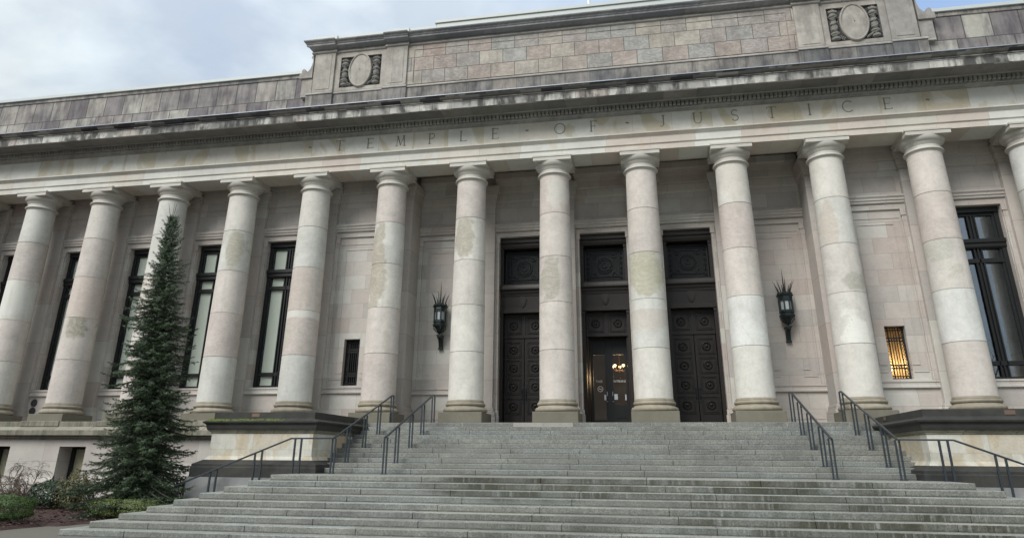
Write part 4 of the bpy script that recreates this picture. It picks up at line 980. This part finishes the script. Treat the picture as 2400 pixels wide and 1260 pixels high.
# planting bed
gx = np.linspace(-40, -12.3, 150); gy = np.linspace(-30, -1.2, 150); rs = np.random.RandomState(4)
vs = []; fs = []
def inbed(x, y): return (y > -7.1) or (x < -13.2 and y > -7.5 - (abs(x) - 13.2) * .5 and x > -14.0) or (x < -13.95 and y > -8.6 and x < -14.0) or x < -14.55
H = rs.rand(150, 150) * .03
for i, x in enumerate(gx):
    for j, y in enumerate(gy): vs.append((x, y, -2.985 + (.045 + H[i, j] + .03 * math.sin(x * 1.3) * math.sin(y * 1.1) if inbed(x, y) else -.03)))
for i in range(149):
    for j in range(149): fs.append((i * 150 + j, (i + 1) * 150 + j, (i + 1) * 150 + j + 1, i * 150 + j + 1))
me = bpy.data.meshes.new('planting_bed'); me.from_pydata(vs, [], fs); me.materials.append(MATS['mulch'])
o = bpy.data.objects.new('planting_bed', me); COL.objects.link(o); o['kind'] = 'structure'
vs = []; fs = []
for i in range(9000):
    x = rs.uniform(-24, -12.5); y = rs.uniform(-13, -1.4)
    if not inbed(x, y): continue
    a = rs.rand() * 6.28; t = rs.uniform(-.5, .5); l = rs.uniform(.02, .06); w_ = rs.uniform(.008, .02)
    dx, dy = math.cos(a), math.sin(a); z = -2.91 + rs.rand() * .03; k = len(vs)
    vs += [(x - dx * l + dy * w_, y - dy * l - dx * w_, z), (x - dx * l - dy * w_, y - dy * l + dx * w_, z + w_), (x + dx * l - dy * w_, y + dy * l + dx * w_, z + l * t + w_), (x + dx * l + dy * w_, y + dy * l - dx * w_, z + l * t)]
    fs.append((k, k + 1, k + 2, k + 3))
me = bpy.data.meshes.new('bark_mulch'); me.from_pydata(vs, [], fs); me.materials.append(MATS['chip'])
o = bpy.data.objects.new('bark_mulch', me); COL.objects.link(o); tag(o, 'dark red brown bark mulch covering the planting bed', 'mulch', kind='stuff')

# ------------------------------------------------------------------ plants
def mesh_np(name, V, F, mat, parent, loc=(0, 0, 0)):
    me = bpy.data.meshes.new(name); nv, nf, k = len(V), len(F), F.shape[1]
    me.vertices.add(nv); me.vertices.foreach_set('co', V.astype(np.float32).ravel())
    me.loops.add(nf * k); me.loops.foreach_set('vertex_index', F.astype(np.int32).ravel())
    me.polygons.add(nf); me.polygons.foreach_set('loop_start', np.arange(nf, dtype=np.int32) * k); me.polygons.foreach_set('loop_total', np.full(nf, k, dtype=np.int32))
    me.materials.append(MATS[mat]); me.update(calc_edges=True)
    o = bpy.data.objects.new(name, me); COL.objects.link(o); o.parent = parent; o.location = loc; return o

def spruce():
    root = empty('spruce_tree', (-13.95, -6.0, -2.95), 'tall narrow dark green spruce tree left of the stairs in front of the columns', 'tree')
    rg = np.random.RandomState(11); TOP = 9.6
    lean = lambda z: np.array([-.55 * (z / 9.7) ** 1.1, .0, 0])
    tr = MB(); zs = np.linspace(0, TOP, 24)
    tr.tube([tuple(lean(z) + np.array([0.03 * math.sin(z * 1.7), .03 * math.cos(z * 1.3), z])) for z in zs], [max(.006, .16 * (1 - z / TOP) ** .8) for z in zs], 8)
    # radius profile
    prz = [0.0, .4, 1.3, 2.4, 3.3, 4.6, 5.9, 7.0, 7.8, 8.5, 9.1, 9.5, 9.75]; prr = [1.55, 1.85, 1.70, 1.45, 1.36, 1.16, .95, .74, .54, .38, .23, .11, .04]
    S0 = []; S1 = []; DR = []   # twig segments
    br = MB()
    def twig(p, d, L, thick=1.0):
        S0.append(p); S1.append(p + d * L); DR.append(d)
    z = .12
    while z < 9.5:
        rad = np.interp(z, prz, prr); nb = 10 if z < 8.6 else 7
        a0 = rg.rand() * 6.28
        for b in range(nb):
            a = a0 + b * 2 * math.pi / nb + rg.uniform(-.35, .35)
            lob = 1 + .17 * math.sin(a * 3 + z * 2.3) + .13 * math.sin(a * 2 - z * 4.1)
            L = rad * lob * (rg.uniform(.85, 1.08) if rg.rand() < .45 else rg.uniform(.35, .85))
            top = min(1., max(0., (z - 7.4) / 2.))
            hd = np.array([math.cos(a), math.sin(a), 0.]); side = np.array([-math.sin(a), math.cos(a), 0.])
            o = lean(z) + np.array([0, 0, z]); n = max(4, int(L / .075)); pts = []
            up0 = rg.uniform(.0, .18) + .9 * top; dr = rg.uniform(.30, .62) * (1 - top)
            for i in range(n + 1):
                t = i / n; pts.append(o + hd * L * t + np.array([0, 0, L * (up0 * t - dr * t ** 1.4 + .42 * dr * t ** 4)]) + side * .06 * math.sin(t * 3 + a))
            q_ = pts[::2] if len(pts) > 4 else pts
            br.tube([tuple(q) for q in q_], [max(.004, .020 * L * (1 - k / (len(q_) - 1)) + .004) for k in range(len(q_))], 4)
            for i in range(n):
                t = (i + .5) / n
                d = pts[i + 1] - pts[i]; ln = np.linalg.norm(d); d = d / max(ln, 1e-6)
                if t > .3: twig(pts[i], d, ln)
                tl = (.10 + .24 * min(1.2, L) * (1.05 - t)) * rg.uniform(.6, 1.2)
                if t < .10 or rg.rand() < .06: continue
                for s_ in (-1, 1):
                    dd = d * rg.uniform(.5, .95) + side * s_ * rg.uniform(.4, .95) + np.array([0, 0, rg.uniform(-.75, .15)]); dd /= np.linalg.norm(dd)
                    twig(pts[i], dd, tl)
                    if tl > .16:
                        q = pts[i] + dd * tl * .55
                        d3 = dd * .7 + np.cross(dd, [0, 0, 1]) * rg.choice([-1, 1]) * .6 + np.array([0, 0, rg.uniform(-.7, .2)]); d3 /= np.linalg.norm(d3); twig(q, d3, tl * .6)
                if rg.rand() < .45:   # hanging shoots
                    dd = d * .35 + np.array([0, 0, rg.uniform(-1., -.5)]) + side * rg.uniform(-.3, .3); dd /= np.linalg.norm(dd); twig(pts[i], dd, tl * .8)
                elif rg.rand() < .25:
                    dd = d * .5 + np.array([0, 0, rg.uniform(.2, .7)]) + side * rg.uniform(-.4, .4); dd /= np.linalg.norm(dd); twig(pts[i], dd, tl * .4)
            for k in range(3):
                dd = pts[-1] - pts[-2]; dd /= np.linalg.norm(dd); dd = dd + side * (k - 1) * .7 + np.array([0, 0, rg.uniform(-.1, .3)]); dd /= np.linalg.norm(dd); twig(pts[-1], dd, rg.uniform(.06, .12))
        z += .125 if z < 8.4 else .10
    for k in range(4):   # leaders
        a = rg.rand() * 6.28; p = lean(9.4) + np.array([0, 0, 9.3 + .05 * k]); d = np.array([math.cos(a) * .35, math.sin(a) * .35, 1.]); d /= np.linalg.norm(d)
        br.tube([tuple(p), tuple(p + d * .35), tuple(p + d * .6 + np.array([0, 0, .1]))], [.012, .008, .003], 4)
    br.tube([tuple(lean(9.6) + np.array([0, 0, 9.6])), tuple(lean(10.) + np.array([.04, 0, 10.15]))], [.01, .003], 4)
    tr.build('trunk', 'bark', root); br.build('branches', 'bark', root)
    S0 = np.array(S0); S1 = np.array(S1); D = S1 - S0; LN = np.linalg.norm(D, axis=1); D = D / LN[:, None]
    cnt = np.maximum(3, (LN / .0064).astype(int)); idx = np.repeat(np.arange(len(S0)), cnt); N = len(idx)
    t = rg.rand(N); P = S0[idx] + (S1 - S0)[idx] * t[:, None]; d = D[idx]
    rnd3 = rg.randn(N, 3); perp = rnd3 - (rnd3 * d).sum(1)[:, None] * d; perp /= np.linalg.norm(perp, axis=1)[:, None]
    nd = perp * .95 + d * .55; nd /= np.linalg.norm(nd, axis=1)[:, None]
    ln = rg.uniform(.034, .056, N); wv = np.cross(nd, d); wv /= np.maximum(1e-6, np.linalg.norm(wv, axis=1))[:, None]; wd = .0062
    A = P + wv * wd; B = P - wv * wd; C_ = P + nd * ln[:, None]
    V = np.stack([A, B, C_], 1).reshape(-1, 3); F = np.arange(N * 3).reshape(-1, 3)
    cr = mesh_np('crown', V, F, 'spruce_needles', root)
    at = cr.data.attributes.new('tip', 'FLOAT', 'POINT'); at.data.foreach_set('value', np.repeat(t * np.where(LN[idx] < .30, 1., .6), 3).astype(np.float32))
_nt = NT(MATS['spruce_needles'].node_tree); _a = _nt.n.new('ShaderNodeAttribute'); _a.attribute_name = 'tip'
_b = MATS['spruce_needles'].node_tree.nodes['Principled BSDF']; _src = _b.inputs['Base Color'].links[0].from_socket
_nt.put(_b.inputs['Base Color'], _nt.mix(_nt.ramp(_a.outputs['Fac'], [(.4, 0.), (1., .75)]), _src, (.10, .14, .075)))
spruce()

def leafcloud(rg, pts, nrm, size, asp=.5, up=.3):
    N = len(pts); a = rg.randn(N, 3); n = nrm + .7 * rg.randn(N, 3) * .6 + np.array([0, 0, up]); n /= np.linalg.norm(n, axis=1)[:, None]
    u = np.cross(n, a); u /= np.linalg.norm(u, axis=1)[:, None]; v = np.cross(n, u); s = size * rg.uniform(.6, 1.3, N)[:, None]
    A = pts - u * s; B = pts - v * s * asp + n * s * .12; C_ = pts + u * s; D_ = pts + v * s * asp + n * s * .12
    return np.stack([A, B, C_, D_], 1).reshape(-1, 3), np.arange(N * 4).reshape(-1, 4)
def shrub(name, loc, rx, ry, h, mat, leaf, N, lab, cat, boxy=2.0, seed=1, lump=.12, bare=.15, grp=None, rz=0, rough=.10):
    rg = np.random.RandomState(seed); root = empty(name, loc, lab, cat, grp, rz)
    th = rg.uniform(0, 2 * np.pi, N); cp_ = rg.uniform(-.75, 1, N); sp = np.sqrt(1 - np.minimum(1, cp_ ** 2))
    d = np.stack([np.cos(th) * sp, np.sin(th) * sp, cp_], 1)
    e = 2. / boxy; d2 = np.sign(d) * np.abs(d) ** e; d2 /= (np.abs(d2) ** boxy).sum(1)[:, None] ** (1 / boxy)
    nz = lump * (np.sin(d[:, 0] * 9 + seed) * np.sin(d[:, 1] * 8 + 2) + np.sin(d[:, 2] * 11 + d[:, 0] * 6) * .7 + .5 * np.sin(d[:, 0] * 23) * np.sin(d[:, 2] * 19 + d[:, 1] * 17))
    rr = 1 + nz - np.abs(rg.randn(N)) * rough + (rg.rand(N) < .05) * rg.rand(N) * .14
    P = d2 * rr[:, None] * np.array([rx, ry, h / 2]) + np.array([0, 0, h / 2 + .05])
    keep = P[:, 2] > .03; P = P[keep]; d = d[keep]
    V, F = leafcloud(rg, P, d, leaf); mesh_np('foliage', V, F, mat, root)
    st_ = MB()
    for k in range(14):
        a = rg.rand() * 6.28; r_ = rg.uniform(.3, .8)
        st_.tube([(.05 * math.cos(a), .05 * math.sin(a), 0), (rx * r_ * .4 * math.cos(a), ry * r_ * .4 * math.sin(a), h * .35), (rx * r_ * math.cos(a), ry * r_ * math.sin(a), h * .75)], [.018, .012, .006], 5)
    st_.build('stems', 'bark', root)
    return root
G = -2.95
shrub('clipped_shrub', (-16.25, -9.1, G), 1.35, .8, .70, 'box_leaf', .020, 30000, 'bright green clipped shrub at the path edge in the lower left corner', 'shrub', 3., 3, .035, rough=.04)
shrub('rhododendron_bush', (-18.45, -4.1, G), .78, .75, .88, 'rhododendron_leaf', .042, 6500, 'dark glossy rounded bush between the bare shrub and the yellow tinged bush', 'bush', 2.4, 4, .07, rough=.07)
shrub('pieris_bush', (-17.15, -4.7, G), .55, .55, 1.15, 'pieris_leaf', .030, 5200, 'loose yellow tinged bush left of the spruce', 'bush', 2., 5, .22)
shrub('low_hedge', (-13.55, -6.95, G), 1.10, .34, .52, 'hedge_leaf', .019, 22000, 'low yellow green hedge between the spruce and the steps', 'hedge', 3.2, 6, .04, rough=.05)
shrub('nandina_bush', (-13.75, -4.3, G), .65, .5, 1.12, 'nandina_leaf', .040, 2600, 'small dark reddish bush behind the handrail end beside the pedestal', 'bush', 2., 8, .2)

def bare_shrub():
    root = empty('bare_shrub', (-20.6, -3.6, G), 'leafless shrub of arching brown twigs in front of the basement windows', 'shrub')
    rg = random.Random(9); m = MB()
    def grow(p, d, L, r, dep):
        n = 5; pts = [p.copy()]; q = p.copy(); dd = d.copy()
        for i in range(n):
            dd = (dd + Vector((rg.uniform(-.28, .28), rg.uniform(-.28, .28), rg.uniform(-.12, .12) - (.22 if dep >= 2 else .02)))).normalized(); q = q + dd * L / n
            if q.z < .1: q.z = .1
            pts.append(q.copy())
        m.tube([tuple(a) for a in pts], [r * (1 - .75 * i / n) for i in range(n + 1)], 4 if dep else 6)
        if dep < 4:
            for i in range(4 if dep else 5):
                k = rg.randint(2 if dep == 0 else 1, n); s = rg.uniform(.6, 1.)
                grow(pts[k], (dd + Vector((rg.uniform(-1, 1), rg.uniform(-1, 1), rg.uniform(-.25, .7)))).normalized(), L * rg.uniform(.5, .75), r * .55, dep + 1)
    for k in range(5):
        a = k * 1.256 + .3; grow(Vector((.05 * math.cos(a), .05 * math.sin(a), 0)), Vector((math.cos(a) * .6, math.sin(a) * .6, 1)).normalized(), .95, .03, 0)
    m.build('branches', 'twig', root)
    m = MB()
    for i in range(900):
        a = rg.random() * 6.28; r_ = rg.random() ** .5; x, y = 1.25 * r_ * math.cos(a), .8 * r_ * math.sin(a); h = (.95 - .5 * r_) * rg.uniform(.5, 1.)
        m.tube([(x * .6, y * .6, 0), (x * .85 + rg.uniform(-.1, .1), y * .85, h * .6), (x * 1.05 + rg.uniform(-.15, .15), y * 1.05 + rg.uniform(-.1, .1), h)], [.007, .005, .003], 3)
    m.build('twig_thicket', 'twig', root)
bare_shrub()

def bare_tree(loc, h, seed, lab):
    root = empty('bare_tree', loc, lab, 'tree'); rg = random.Random(seed); m = MB(); t = MB()
    def grow(p, d, L, r, dep, mm):
        n = 4; pts = [p.copy()]; q = p.copy(); dd = d.copy()
        for i in range(n):
            dd = (dd + Vector((rg.uniform(-.2, .2), rg.uniform(-.2, .2), rg.uniform(-.05, .15)))).normalized(); q = q + dd * L / n; pts.append(q.copy())
        mm.tube([tuple(a) for a in pts], [r * (1 - .6 * i / n) for i in range(n + 1)], 5)
        if dep < 5:
            for i in range(3 if dep < 4 else 2):
                k = rg.randint(2, n); grow(pts[k], (dd + Vector((rg.uniform(-.9, .9), rg.uniform(-.9, .9), rg.uniform(-.1, .5)))).normalized(), L * rg.uniform(.55, .8), r * .5, dep + 1, m)
    grow(Vector((0, 0, 0)), Vector((0, 0, 1)), h * .4, h * .03, 0, t)
    t.build('trunk', 'bark', root); m.build('crown', 'bark', root)
bare_tree((33, -44, -3), 13, 3, 'large bare tree across the lawn, seen only as a reflection in the right window')
